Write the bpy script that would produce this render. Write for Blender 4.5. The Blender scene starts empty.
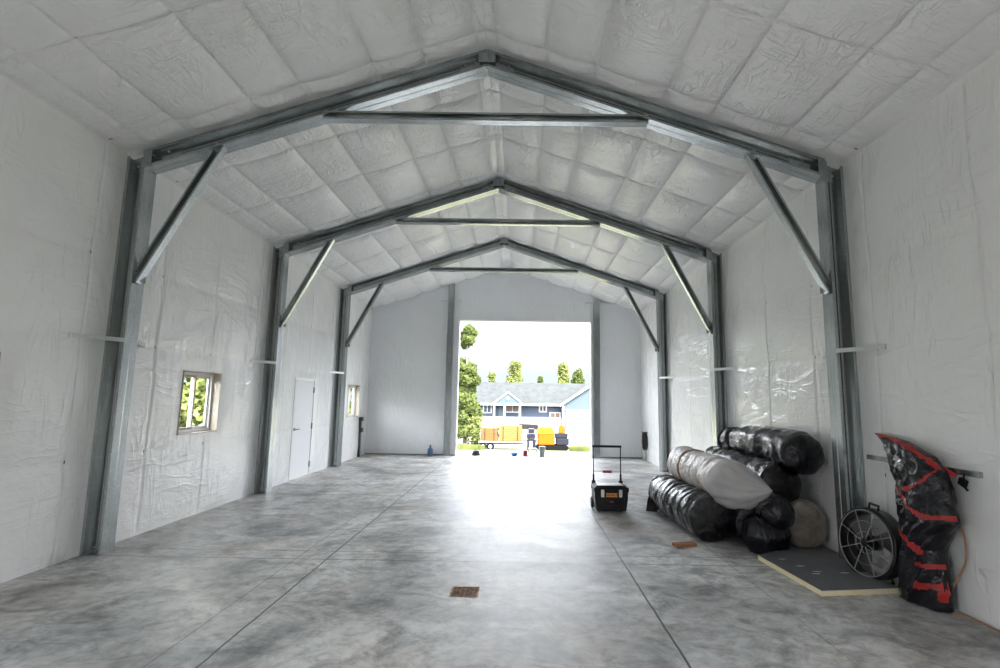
import bpy, math, random
from mathutils import Vector, Matrix, noise
PI = math.pi
sc = bpy.context.scene
COL = sc.collection
random.seed(7)

# ------------------------------------------------------------------ materials
def new_mat(name):
    m = bpy.data.materials.new(name); m.use_nodes = True
    nt = m.node_tree; b = nt.nodes['Principled BSDF']
    return m, nt, b
def simple(name, col, rough=.5, metal=0., spec=None, coat=0.):
    m, nt, b = new_mat(name)
    b.inputs['Base Color'].default_value = (*col, 1); b.inputs['Roughness'].default_value = rough
    b.inputs['Metallic'].default_value = metal
    if spec is not None: b.inputs['Specular IOR Level'].default_value = spec
    b.inputs['Coat Weight'].default_value = coat
    return m
def N(nt, t, **kw):
    n = nt.nodes.new(t)
    for k, v in kw.items(): setattr(n, k, v)
    return n
def noise_node(nt, scale, detail=4, rough=.5, dist=0., vec=None, mapping=None):
    n = N(nt, 'ShaderNodeTexNoise'); n.inputs['Scale'].default_value = scale
    n.inputs['Detail'].default_value = detail; n.inputs['Roughness'].default_value = rough
    n.inputs['Distortion'].default_value = dist
    if vec is not None:
        if mapping:
            mp = N(nt, 'ShaderNodeMapping'); mp.inputs['Scale'].default_value = mapping[0]
            mp.inputs['Rotation'].default_value = mapping[1] if len(mapping) > 1 else (0, 0, 0)
            nt.links.new(vec, mp.inputs[0]); vec = mp.outputs[0]
        nt.links.new(vec, n.inputs['Vector'])
    return n.outputs['Fac']
def math_node(nt, op, a, b=None, c=None):
    n = N(nt, 'ShaderNodeMath', operation=op)
    for i, x in enumerate((a, b, c)):
        if x is None: continue
        if isinstance(x, (int, float)): n.inputs[i].default_value = x
        else: nt.links.new(x, n.inputs[i])
    return n.outputs[0]
def ramp(nt, fac, stops):
    r = N(nt, 'ShaderNodeValToRGB'); els = r.color_ramp.elements
    while len(els) < len(stops): els.new(.5)
    for e, (p, c) in zip(els, stops): e.position = p; e.color = (*c, 1) if len(c) == 3 else c
    nt.links.new(fac, r.inputs[0]); return r.outputs[0]
def bump(nt, b, h, dist, strength=1., prev=None):
    n = N(nt, 'ShaderNodeBump'); n.inputs['Distance'].default_value = dist; n.inputs['Strength'].default_value = strength
    nt.links.new(h, n.inputs['Height'])
    if prev is not None: nt.links.new(prev, n.inputs['Normal'])
    nt.links.new(n.outputs[0], b.inputs['Normal']); return n.outputs[0]
def mixc(nt, fac, a, b, mode='MIX'):
    n = N(nt, 'ShaderNodeMix', data_type='RGBA', blend_type=mode)
    if isinstance(fac, (int, float)): n.inputs[0].default_value = fac
    else: nt.links.new(fac, n.inputs[0])
    for i, x in ((6, a), (7, b)):
        if isinstance(x, tuple): n.inputs[i].default_value = (*x, 1)
        else: nt.links.new(x, n.inputs[i])
    return n.outputs[2]

def sheet_mat(name, col, rough, bstr, stretch):
    """white vapour-barrier facing: slightly glossy, crinkled"""
    m, nt, b = new_mat(name)
    tc = N(nt, 'ShaderNodeTexCoord').outputs['Object']
    def crease(scale, st, rot, power, seedoff):
        n = noise_node(nt, scale, 2.5, .55, .6, tc, (st, rot))
        r = math_node(nt, 'ABSOLUTE', math_node(nt, 'SUBTRACT', n, .5))
        k = math_node(nt, 'SUBTRACT', 1.0, math_node(nt, 'MULTIPLY', r, 3.0))
        return math_node(nt, 'POWER', math_node(nt, 'MAXIMUM', k, 0.0), power)
    (s1, r1, s2, r2, s3, r3) = stretch
    m1 = ramp(nt, noise_node(nt, 1.1, 2, .5, 0, tc), [(.40, (0, 0, 0)), (.62, (1, 1, 1))])
    m2 = ramp(nt, noise_node(nt, 1.6, 2, .5, 0, tc, ((1, 1, 1), (1, 2, 0))), [(.42, (.05,)*3), (.60, (1, 1, 1))])
    h = math_node(nt, 'MULTIPLY', crease(2.2, s1, r1, 6, 0), math_node(nt, 'MULTIPLY', m1, 1.0))
    h = math_node(nt, 'ADD', h, math_node(nt, 'MULTIPLY', math_node(nt, 'MULTIPLY', crease(3.4, s2, r2, 6, 3), m2), .8))
    h = math_node(nt, 'ADD', h, math_node(nt, 'MULTIPLY', crease(9, s3, r3, 4, 5), .28))
    soft = noise_node(nt, 3.5, 3, .5, .3, tc)
    h = math_node(nt, 'ADD', h, math_node(nt, 'MULTIPLY', soft, .9))
    bump(nt, b, h, .011, bstr)
    c = ramp(nt, noise_node(nt, .8, 4, .5, 0, tc), [(.3, tuple(x*.93 for x in col)), (.7, col)])
    nt.links.new(c, b.inputs['Base Color'])
    b.inputs['Roughness'].default_value = rough
    b.inputs['Specular IOR Level'].default_value = .95
    return m
M = {}
M['ceil'] = sheet_mat('ceiling_facing', (.84, .84, .85), .30, 1.0, ((1, 3.5, 1), (0, 0, .35), (3.2, 1, 1), (0, 0, -.3), (1, 1.6, 1), (0, 0, .8)))
M['wallp'] = sheet_mat('wall_facing', (.87, .87, .87), .20, .48, ((1, .45, 1.9), (.25, 0, 0), (1, 1.9, .45), (-.5, 0, 0), (1, .6, 1.2), (.3, 0, 0)))
M['wallfar'] = sheet_mat('end_wall_facing', (.82, .835, .86), .36, .5, ((3.5, 1, .8), (0, .4, 0), (3, 1, .7), (0, -.5, 0), (1, 1, 1), (0, 0, 0)))

def galv(name, c0, c1, rough):
    m, nt, b = new_mat(name)
    tc = N(nt, 'ShaderNodeTexCoord').outputs['Object']
    v = N(nt, 'ShaderNodeTexVoronoi'); v.inputs['Scale'].default_value = 45; nt.links.new(tc, v.inputs['Vector'])
    s = math_node(nt, 'MULTIPLY', v.outputs['Distance'], 1.2)
    n1 = noise_node(nt, 2.2, 5, .65, .5, tc, ((1, 1, .35),))
    f = math_node(nt, 'ADD', math_node(nt, 'MULTIPLY', n1, .8), math_node(nt, 'MULTIPLY', s, .25))
    nt.links.new(ramp(nt, f, [(.25, c0), (.75, c1)]), b.inputs['Base Color'])
    b.inputs['Metallic'].default_value = .8; b.inputs['Roughness'].default_value = rough
    return m
M['galv'] = galv('galvanised_steel', (.21, .235, .24), (.47, .50, .505), .22)
M['galv_light'] = galv('bright_galvanised_steel', (.55, .58, .6), (.75, .77, .78), .35)
M['bolt'] = simple('bolt_steel', (.35, .36, .37), .4, .9)
M['seam'] = simple('staple_black', (.03, .03, .03), .6)

def concrete():
    m, nt, b = new_mat('polished_concrete')
    tc = N(nt, 'ShaderNodeTexCoord').outputs['Object']
    big = noise_node(nt, .55, 6, .62, .9, tc)
    mid = noise_node(nt, 2.1, 9, .72, .7, tc, ((1, 1.2, 1), (0, 0, .5)))
    fine = noise_node(nt, 9, 6, .7, .4, tc)
    c1 = ramp(nt, big, [(.32, (.24, .24, .24)), (.46, (.46, .46, .455)), (.62, (.66, .66, .65))])
    c2 = ramp(nt, mid, [(.36, (.30, .30, .30)), (.46, (.70, .70, .70)), (.54, (1.0, 1.0, 1.0))])
    c = mixc(nt, .85, c1, c2, 'MULTIPLY')
    c3 = ramp(nt, fine, [(.36, (.66, .66, .66)), (.56, (1.1, 1.1, 1.1))])
    c = mixc(nt, .8, c, c3, 'MULTIPLY')
    warm = ramp(nt, noise_node(nt, .9, 3, .5, .5, tc, ((1.1, .8, 1), (0, 0, 1.3))), [(.5, (1, 1, 1)), (.72, (1.05, .98, .92))])
    c = mixc(nt, 1., c, warm, 'MULTIPLY')
    specks = ramp(nt, noise_node(nt, 38, 2, .5, 0, tc), [(.70, (1, 1, 1)), (.76, (.35, .34, .33))])
    c = mixc(nt, .7, c, specks, 'MULTIPLY')
    # saw-cut joints
    sx = N(nt, 'ShaderNodeSeparateXYZ'); nt.links.new(tc, sx.inputs[0])
    wob = math_node(nt, 'MULTIPLY', math_node(nt, 'SUBTRACT', noise_node(nt, 3, 3, .6, 0, tc), .5), .02)
    def joint(axis, pos, w, dark):
        d = math_node(nt, 'ABSOLUTE', math_node(nt, 'ADD', math_node(nt, 'SUBTRACT', sx.outputs[axis], pos), wob))
        return math_node(nt, 'MULTIPLY', math_node(nt, 'LESS_THAN', d, w), dark)
    tot = None
    for a, p, w, dk in ((0, 1.55, .009, .9), (0, -1.53, .008, .85), (0, -1.85, .006, .5), (0, 2.65, .005, .4),
                        (1, 5.76, .009, .7), (1, 6.05, .008, .65), (1, 9.4, .012, .6), (1, 9.72, .009, .4), (1, 13.06, .014, .6)):
        j = joint(a, p, w, dk); tot = j if tot is None else math_node(nt, 'MAXIMUM', tot, j)
    c = mixc(nt, tot, c, (.03, .03, .03))
    nt.links.new(c, b.inputs['Base Color'])
    r = ramp(nt, mid, [(.3, (.42,)*3), (.7, (.58,)*3)])
    nt.links.new(r, b.inputs['Roughness'])
    b.inputs['Specular IOR Level'].default_value = .5
    h = math_node(nt, 'SUBTRACT', math_node(nt, 'MULTIPLY', fine, .25), tot)
    bump(nt, b, h, .004, .5)
    return m
M['concrete'] = concrete()

def plastic(name, c0, c1, rough, scale=22, bs=.6, spec=.6, alpha=None, stretch=(1, 1, 1)):
    m, nt, b = new_mat(name)
    tc = N(nt, 'ShaderNodeTexCoord').outputs['Object']
    f = noise_node(nt, scale*.25, 4, .6, .6, tc)
    nt.links.new(ramp(nt, f, [(.35, c0), (.65, c1)]), b.inputs['Base Color'])
    n1 = noise_node(nt, scale, 4, .6, 1.5, tc, (stretch,))
    r1 = math_node(nt, 'ABSOLUTE', math_node(nt, 'SUBTRACT', n1, .5))
    bump(nt, b, r1, .02, bs)
    b.inputs['Roughness'].default_value = rough; b.inputs['Specular IOR Level'].default_value = spec
    if alpha: b.inputs['Alpha'].default_value = alpha
    return m
M['black_film'] = plastic('black_stretch_film', (.002, .002, .003), (.004, .004, .005), .13, 14, .7, .5)
M['black_bag'] = plastic('black_poly_bag', (.003, .003, .006), (.005, .005, .010), .12, 9, 1., .5)
M['clear_film'] = plastic('clear_film_over_insulation', (.40, .33, .30), (.74, .70, .67), .2, 20, 1., .7)
M['clear_film_brown'] = plastic('clear_film_over_brown_insulation', (.14, .11, .08), (.36, .33, .30), .2, 9, 1., .7)
M['tail_film'] = plastic('translucent_film', (.60, .59, .60), (.72, .71, .72), .22, 10, .9, .7, .60)
M['red'] = plastic('red_tape', (.30, .010, .012), (.50, .02, .018), .3, 20, .5, .6)
M['twine'] = simple('brown_twine', (.26, .13, .07), .8)
M['foam'] = plastic('yellow_foam', (.78, .66, .42), (.85, .76, .55), .8, 40, .5, .2)
M['foil'] = plastic('grey_board_facer', (.11, .12, .135), (.18, .19, .20), .38, 9, .35, .5)
M['black_pl'] = simple('black_moulded_plastic', (.008, .008, .010), .45, 0, .25)
M['black_rub'] = simple('black_rubber', (.01, .01, .01), .7)
M['dark_metal'] = simple('black_painted_metal', (.015, .015, .015), .35, .3)
M['wire'] = simple('grey_wire', (.36, .36, .35), .4, .5)
M['fan_blade'] = simple('fan_blade_grey', (.09, .09, .09), .45, .3)
M['silver'] = simple('silver_latch', (.62, .62, .62), .35, .7)
M['yellow_label'] = simple('orange_yellow_label', (.85, .35, .05), .5)
M['white_paint'] = simple('white_paint', (.86, .86, .87), .4)
M['door_white'] = simple('door_white', (.83, .83, .85), .35)
M['hinge'] = simple('hinge_steel', (.3, .3, .32), .4, .8)
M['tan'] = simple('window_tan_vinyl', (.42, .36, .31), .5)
M['frame_white'] = simple('window_white_vinyl', (.72, .70, .68), .45)
M['blue_pl'] = simple('blue_plastic', (.02, .22, .62), .35)
M['bottle_blue'] = simple('slate_blue_plastic', (.08, .16, .32), .35)
M['grey_pl'] = simple('grey_plastic', (.22, .24, .22), .5)
M['navy'] = simple('navy_plastic', (.02, .05, .12), .4)
M['red_pl'] = simple('dull_red_plastic', (.30, .03, .06), .5)
M['rust'] = plastic('rusty_iron', (.12, .05, .025), (.50, .33, .22), .8, 90, .8, .3)
M['drain_shade'] = simple('drain_shade_black', (.01, .01, .01), .8)
M['wood_or'] = plastic('orange_wood', (.26, .11, .04), (.36, .17, .07), .6, 30, .3, .3)
M['cord'] = simple('orange_brown_cord', (.42, .22, .12), .6)
M['box_dark'] = simple('grey_black_box', (.04, .045, .05), .5)
def glass():
    m, nt, b = new_mat('window_glass')
    b.inputs['Base Color'].default_value = (.95, 1, .97, 1); b.inputs['Roughness'].default_value = .02
    b.inputs['Transmission Weight'].default_value = 1; b.inputs['IOR'].default_value = 1.02
    return m
M['glass'] = glass()

# ------------------------------------------------------------------ mesh helper
class MB:
    def __init__(s): s.v = []; s.f = []; s.mi = []; s.cur = 0
    def add(s, vs, fs, mi=None):
        o = len(s.v); s.v += [Vector(p) for p in vs]
        for f in fs: s.f.append([i+o for i in f]); s.mi.append(s.cur if mi is None else mi)
    def box(s, a, b, mi=None):
        (x0, y0, z0), (x1, y1, z1) = a, b
        s.add([(x0,y0,z0),(x1,y0,z0),(x1,y1,z0),(x0,y1,z0),(x0,y0,z1),(x1,y0,z1),(x1,y1,z1),(x0,y1,z1)],
              [(3,2,1,0),(4,5,6,7),(0,1,5,4),(1,2,6,5),(2,3,7,6),(3,0,4,7)], mi)
    def obox(s, c, ax, ay, az, mi=None):
        c = Vector(c); ax, ay, az = Vector(ax), Vector(ay), Vector(az)
        vs = [c+ax*i+ay*j+az*k for k in (-1,1) for (i,j) in ((-1,-1),(1,-1),(1,1),(-1,1))]
        s.add(vs, [(3,2,1,0),(4,5,6,7),(0,1,5,4),(1,2,6,5),(2,3,7,6),(3,0,4,7)], mi)
    def bar(s, p, q, w, h, up=(0,0,1), mi=None):
        p, q = Vector(p), Vector(q); d = (q-p); L = d.length; d.normalize()
        a = d.cross(Vector(up)); a.normalize(); b2 = a.cross(d)
        s.obox((p+q)/2, a*w/2, d*L/2, b2*h/2, mi)
    def prism(s, poly, vec, mi=None):
        """poly: list of 3D pts, extruded by vec, capped"""
        n = len(poly); vec = Vector(vec)
        vs = [Vector(p) for p in poly] + [Vector(p)+vec for p in poly]
        s.add(vs, [tuple(reversed(range(n))), tuple(range(n, 2*n))] + [(i, (i+1) % n, n+(i+1) % n, n+i) for i in range(n)], mi)
    def tube(s, pts, r, seg=10, caps=True, mi=None):
        pts = [Vector(p) for p in pts]; rs = r if isinstance(r, (list, tuple)) else [r]*len(pts)
        rings = []; prev = None
        for i, p in enumerate(pts):
            d = (pts[min(i+1, len(pts)-1)] - pts[max(i-1, 0)]).normalized()
            if prev is None:
                a = d.orthogonal().normalized()
            else:
                a = (prev - d*prev.dot(d))
                a = a.normalized() if a.length > 1e-6 else d.orthogonal().normalized()
            prev = a; b2 = d.cross(a)
            rings.append([p + (a*math.cos(2*PI*k/seg) + b2*math.sin(2*PI*k/seg))*rs[i] for k in range(seg)])
        fs = []
        for i in range(len(rings)-1):
            for k in range(seg):
                k2 = (k+1) % seg; fs.append((i*seg+k, i*seg+k2, (i+1)*seg+k2, (i+1)*seg+k))
        if caps: fs += [tuple(reversed(range(seg))), tuple((len(rings)-1)*seg+k for k in range(seg))]
        s.add([p for r_ in rings for p in r_], fs, mi)
    def lathe(s, c, prof, seg=24, axis='z', mi=None):
        c = Vector(c); vs = []; fs = []
        for (r, h) in prof:
            for k in range(seg):
                t = 2*PI*k/seg; x, y = r*math.cos(t), r*math.sin(t)
                vs.append(c + (Vector((x, y, h)) if axis == 'z' else Vector((h, x, y)) if axis == 'x' else Vector((x, h, y))))
        for i in range(len(prof)-1):
            for k in range(seg):
                k2 = (k+1) % seg; fs.append((i*seg+k, i*seg+k2, (i+1)*seg+k2, (i+1)*seg+k))
        fs += [tuple(reversed(range(seg))), tuple((len(prof)-1)*seg+k for k in range(seg))]
        s.add(vs, fs, mi)
    def ring(s, c, R, r, nrm, seg=40, mi=None):
        nrm = Vector(nrm).normalized(); a = nrm.orthogonal().normalized(); b2 = nrm.cross(a); c = Vector(c)
        vs = []; fs = []; m = 8
        for i in range(seg):
            t = 2*PI*i/seg; d = a*math.cos(t)+b2*math.sin(t)
            for j in range(m):
                u = 2*PI*j/m; vs.append(c + d*(R+r*math.cos(u)) + nrm*r*math.sin(u))
        for i in range(seg):
            for j in range(m):
                fs.append((i*m+j, ((i+1) % seg)*m+j, ((i+1) % seg)*m+(j+1) % m, i*m+(j+1) % m))
        s.add(vs, fs, mi)
    def build(s, name, mats, parent=None, smooth=False, bevel=0, kind=None, auto=None):
        off = Vector((0, 0, 0))
        p = parent
        while p is not None: off += p.location; p = p.parent
        me = bpy.data.meshes.new(name)
        me.from_pydata([tuple(v-off) for v in s.v], [], s.f)
        if not isinstance(mats, (list, tuple)): mats = [mats]
        for m in mats: me.materials.append(m)
        me.polygons.foreach_set('material_index', s.mi)
        if smooth: me.polygons.foreach_set('use_smooth', [True]*len(me.polygons))
        me.update()
        o = bpy.data.objects.new(name, me); COL.objects.link(o)
        if parent is not None: o.parent = parent
        if kind: o['kind'] = kind
        if bevel:
            b = o.modifiers.new('edge', 'BEVEL'); b.width = bevel; b.segments = 2; b.limit_method = 'ANGLE'
        if auto:
            me.polygons.foreach_set('use_smooth', [True]*len(me.polygons))
            es = o.modifiers.new('split', 'EDGE_SPLIT'); es.split_angle = math.radians(auto)
        return o
def thing(name, label, cat, loc, group=None):
    o = bpy.data.objects.new(name, None); COL.objects.link(o); o.location = loc
    o.empty_display_size = .1
    o['label'] = label; o['category'] = cat
    if group: o['group'] = group
    return o
def tag(o, label, cat, group=None, kind=None):
    o['label'] = label; o['category'] = cat
    if group: o['group'] = group
    if kind: o['kind'] = kind
    return o
def struct_root(name, loc=(0, 0, 0)):
    o = bpy.data.objects.new(name, None); COL.objects.link(o); o.location = loc; o['kind'] = 'structure'; return o
def copy_tree(o, parent=None):
    c = o.copy(); COL.objects.link(c)
    if parent is not None: c.parent = parent
    for ch in list(o.children): copy_tree(ch, c)
    return c

# ------------------------------------------------------------------ dimensions (metres)
W = 4.09; HE = 4.39; SL = .335; HR = HE + SL*W
Y0, Y4 = -3.2, 15.99
FY = (5.74, 9.38, 13.04)
WT = .17
SEAMS = [2.85, 4.11, 5.42, 6.55, 7.75, 9.05, 10.2, 11.4, 12.7, 13.85, 15.0]
LONG = [.12, .70, 1.25, 2.03, 2.57, 3.36, 3.80]

def grid_lines(a, b, step, extra):
    n = max(1, int(round((b-a)/step)))
    base = [a + (b-a)*i/n for i in range(n+1)]
    ex = sorted(e for e in extra if a < e < b)
    out = [x for x in base if all(abs(x-e) > step*.35 for e in ex)] + ex
    return sorted(set([a, b] + out))
def sheet(mb, us, vs, pos, holes=()):
    idx = {}; verts = []; faces = []
    for i, u in enumerate(us):
        for j, v in enumerate(vs):
            idx[i, j] = len(verts); verts.append(pos(u, v))
    for i in range(len(us)-1):
        for j in range(len(vs)-1):
            uc = (us[i]+us[i+1])/2; vc = (vs[j]+vs[j+1])/2
            if any(h[0] < uc < h[1] and h[2] < vc < h[3] for h in holes): continue
            faces.append((idx[i, j], idx[i+1, j], idx[i+1, j+1], idx[i, j+1]))
    mb.add(verts, faces, 0)
def nz(x, y, z=0): return noise.noise(Vector((x, y, z)))
def near(v, arr):
    return min(abs(v-a) for a in arr)
def cell(v, arr):
    """position 0..1 inside its cell and cell width"""
    for a, b in zip(arr[:-1], arr[1:]):
        if a <= v <= b: return (v-a)/(b-a), b-a
    return .5, 1.

# ------------------------------------------------------------------ ceiling
def ceil_disp(x, y, side):
    """how far the facing hangs below its plane"""
    ax = abs(x)
    t, w = cell(ax, [-.12] + LONG + [W])
    arch = (max(0, 4*t*(1-t)))**.55
    ds = near(y, SEAMS); q = min(1, ds/.22)
    tr = .30 + .70*(q*(2-q))
    h = .085*min(1, w/.6)*arch*tr
    h += .018*nz(x*1.6, y*1.3, side*9)*arch
    dl = min(t, 1-t)*w
    # gathers running off the purlins and pinches at the crossings
    h += .017*nz(y*9+nz(x*4, y*2)*1.5, x*1.6, 3+side)*math.exp(-dl/.14)*min(1, dl/.03)
    h += .013*nz(x*10, y*2.0+nz(x*3, y*3), 5+side)*math.exp(-ds/.25)*min(1, ds/.03)
    h += .006*nz(x*6+y*4, y*6-x*3, 11+side)*arch
    if ds < .006: h -= .022
    e = min(1, (W-ax)/.10)
    df = min(abs(y-f-.1) for f in FY)
    e *= max(0, min(1, (df-.12)/.16))
    return h*e - .0*(1-max(0, min(1, (df-.12)/.16)))
def make_ceiling():
    mb = MB()
    ex = []
    for s in SEAMS: ex += [s-.018, s, s+.018]
    ys = grid_lines(2.0, Y4, .036, ex)
    lx = []
    for l in LONG: lx += [l-.012, l, l+.012]
    for side in (-1, 1):
        xs = grid_lines(0, W, .036, lx)
        def pos(u, v):
            x = side*u
            return (x, v, HE + SL*(W-u) - ceil_disp(x, v, side))
        if side > 0: sheet(mb, xs, ys, pos)
        else: sheet(mb, xs, ys, pos)
        mb.add([(0, Y0, HR), (side*W, Y0, HE), (side*W, 2.0, HE), (0, 2.0, HR)], [(0, 1, 2, 3)])
    # staples with black washers along the cross seams
    for s in SEAMS[1:]:
        for side in (-1, 1):
            for l in (.42, 1.25, 1.64, 2.57, 2.97, 3.36, 3.80, 4.04):
                if random.random() < .25: continue
                z = HE + SL*(W-l) - ceil_disp(side*l, s, side) - .004
                mb.bar((side*(l-.018), s, z+.018*SL), (side*(l+.018), s, z-.018*SL), .016, .006, mi=1)
    o = mb.build('ceiling', [M['ceil'], M['seam']], smooth=True); o['kind'] = 'structure'
make_ceiling()

# ------------------------------------------------------------------ side walls
GIRT = [.02, .98, 2.24, 3.14, 4.36]
WIN = dict(w1=(7.16, 8.05, 1.14, 1.98), w2=(14.15, 15.10, 1.14, 1.98), w3=(3.68, 4.585, 1.14, 2.0))
DOOR = (10.75, 11.80, 0.0, 2.04)
def wall_disp(y, z, side, holes):
    d = 0
    t, w = cell(z, GIRT)
    ds = near(y, SEAMS); df = min(abs(y-f-.1) for f in FY)
    d += .016*nz(y*.9, z*.8, 20+side)
    a = (max(0, 4*t*(1-t)))**.6
    d += .018*a
    # diagonal tension folds fanning from the flange braces and the window corners
    k = math.exp(-df/.55)
    d += .011*k*nz(y*7+z*4.5, z*1.0-y*.5, 31+side)
    d += .009*k*nz(y*7-z*4.5, z*1.0+y*.5, 37+side)
    d += .008*nz(y*2.2+z*3.5, z*3-y*1.2, 41+side)*.8
    for h in holes:
        dy = max(h[0]-y, y-h[1], 0); dz = max(h[2]-z, z-h[3], 0); r = math.hypot(dy, dz)
        d += .010*math.exp(-r/.4)*nz(y*9, z*1.5, 50)
    if ds < .006: d -= .011
    fade = min(1, z/.08, (HE-z)/.08)
    for h in holes:
        dy = max(h[0]-y, y-h[1], 0); dz = max(h[2]-z, z-h[3], 0)
        fade = min(fade, max(0, math.hypot(dy, dz)-.03)/.12)
    fade = min(fade, max(0, min(1, (df-.12)/.14)))
    return max(-.03, d)*max(0, fade) if fade > 0 else 0
def make_wall(side, name, holes):
    mb = MB(); exy = []; exz = []
    for s in SEAMS: exy += [s-.016, s, s+.016]
    for h in holes: exy += [h[0], h[1]]; exz += [h[2], h[3]]
    ys = grid_lines(2.0, Y4, .036, exy); zs = grid_lines(0, HE, .036, exz + [g for g in GIRT[1:4]])
    sheet(mb, ys, zs, lambda y, z: (side*(W - wall_disp(y, z, side, holes)), y, z), holes)
    sheet(mb, [Y0, SIDE_FILL[0], SIDE_FILL[1], 2.0], [0, SIDE_FILL[3], HE], lambda y, z: (side*W, y, z), [SIDE_FILL])
    for a, b in (((W, SIDE_FILL[0]-.03, 0), (W+WT, SIDE_FILL[0], 2.43)), ((W, SIDE_FILL[1], 0), (W+WT, SIDE_FILL[1]+.03, 2.43)), ((W, SIDE_FILL[0], 2.4), (W+WT, SIDE_FILL[1], 2.43))):
        mb.box((min(side*a[0], side*b[0]), a[1], a[2]), (max(side*a[0], side*b[0]), b[1], b[2]), 0)
    # the outer skin closes the shell
    X = side*(W+WT)
    ys = grid_lines(Y0, Y4+.15, 1.2, [h[0] for h in holes]+[h[1] for h in holes]); zs = grid_lines(0, HE+.05, 1.2, exz)
    sheet(mb, ys, zs, lambda y, z: (X, y, z), holes)
    for s in SEAMS[1:]:
        for z in (3.14, 2.24, .98):
            if random.random() < .3: continue
            x = side*(W - wall_disp(s, z, side, holes) - .003)
            mb.box((x-.003, s-.007, z-.016), (x+.003, s+.007, z+.016), 1)
    o = mb.build(name, [M['wallp'], M['seam']], smooth=True); o['kind'] = 'structure'
    return o
SIDE_FILL = (-2.6, -0.4, 0.0, 2.4)  # unseen opening in each side wall behind the camera, added to light the near end
make_wall(-1, 'wall_left', [WIN['w1'], WIN['w2'], WIN['w3'], DOOR, SIDE_FILL])
make_wall(1, 'wall_right', [SIDE_FILL])

# ------------------------------------------------------------------ end walls
OX0, OX1, OZ = -1.40, 2.58, 4.02
RW, RZ = .5, 2.1  # unseen rear doorway, added and sized for the light it lets in
def end_wall(name, y, ox0, ox1, oz, mat, inward):
    mb = MB()
    xs = grid_lines(-W, W, .09, [ox0, ox1, 0]); n = len(xs)
    for a, b in zip(xs[:-1], xs[1:]):
        hole = ox0-1e-6 <= a and b <= ox1+1e-6
        z0 = oz if hole else 0
        za, zb = HE+SL*(W-abs(a)), HE+SL*(W-abs(b))
        K = 60 if not hole else 26
        vs = []
        for k in range(K+1):
            for (xx, zt) in ((a, za), (b, zb)):
                z = z0 + (zt-z0)*k/K
                e = min(1, z/.1, abs(xx-ox0)/.1, abs(xx-ox1)/.1, (W-abs(xx))/.1)
                d = (.014*nz(xx*1.0, z*.9, 71) + .007*nz(xx*4+z*2, z*2.2, 75) + .010*math.exp(-z/.25)*nz(xx*7, z*3, 77))*max(0, e)
                vs.append((xx, y+inward*(.01+d), z))
        mb.add(vs, [(2*k, 2*k+1, 2*k+3, 2*k+2) for k in range(K)])
        yo = y - inward*.16
        mb.add([(a, yo, z0), (b, yo, z0), (b, yo, zb+.05), (a, yo, za+.05)], [(0, 1, 2, 3)])
    o = mb.build(name, mat, smooth=True); o['kind'] = 'structure'
end_wall('wall_far', Y4, OX0, OX1, OZ, M['wallfar'], -1)
end_wall('wall_rear', Y0, -RW, RW, RZ, simple('dark_rear_wall', (.10, .09, .08), .8), 1)  # unseen rear wall, coloured dark so the frame webs reflect darkness
# jamb trim of the big opening
mb = MB()
for x0, x1 in ((OX0-.05, OX0), (OX1, OX1+.05)): mb.box((x0, Y4-.035, 0), (x1, Y4+.17, OZ+.05))
mb.box((OX0, Y4-.035, OZ), (OX1, Y4+.17, OZ+.05))
o = mb.build('trim_1', M['white_paint']); o['kind'] = 'structure'
mb = MB()
for x0, x1 in ((-RW-.05, -RW), (RW, RW+.05)): mb.box((x0, Y0-.17, 0), (x1, Y0+.03, RZ+.05))
mb.box((-RW, Y0-.17, RZ), (RW, Y0+.03, RZ+.05))
o = mb.build('trim_2', M['white_paint']); o['kind'] = 'structure'
# dark bottom seal where the far wall meets the slab
mb = MB()
mb.box((-W, Y4-.03, .0), (OX0-.05, Y4-.005, .035)); mb.box((OX1+.05, Y4-.03, 0), (W, Y4-.005, .035))
o = mb.build('baseboard_far', M['grey_pl']); o['kind'] = 'structure'

# roof deck above the facing
mb = MB()
for s in (-1, 1):
    mb.prism([(0, Y0-.4, HR+.10), (s*(W+.45), Y0-.4, HE-.05), (s*(W+.45), Y0-.4, HE+.05), (0, Y0-.4, HR+.2)], (0, Y4-Y0+.8, 0))
o = mb.build('roof', M['galv']); o['kind'] = 'structure'
# floor slab
mb = MB(); mb.box((-W-.17, Y0-.3, -.12), (W+.17, Y4+.3, 0))
o = mb.build('floor', M['concrete']); o['kind'] = 'structure'

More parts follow.
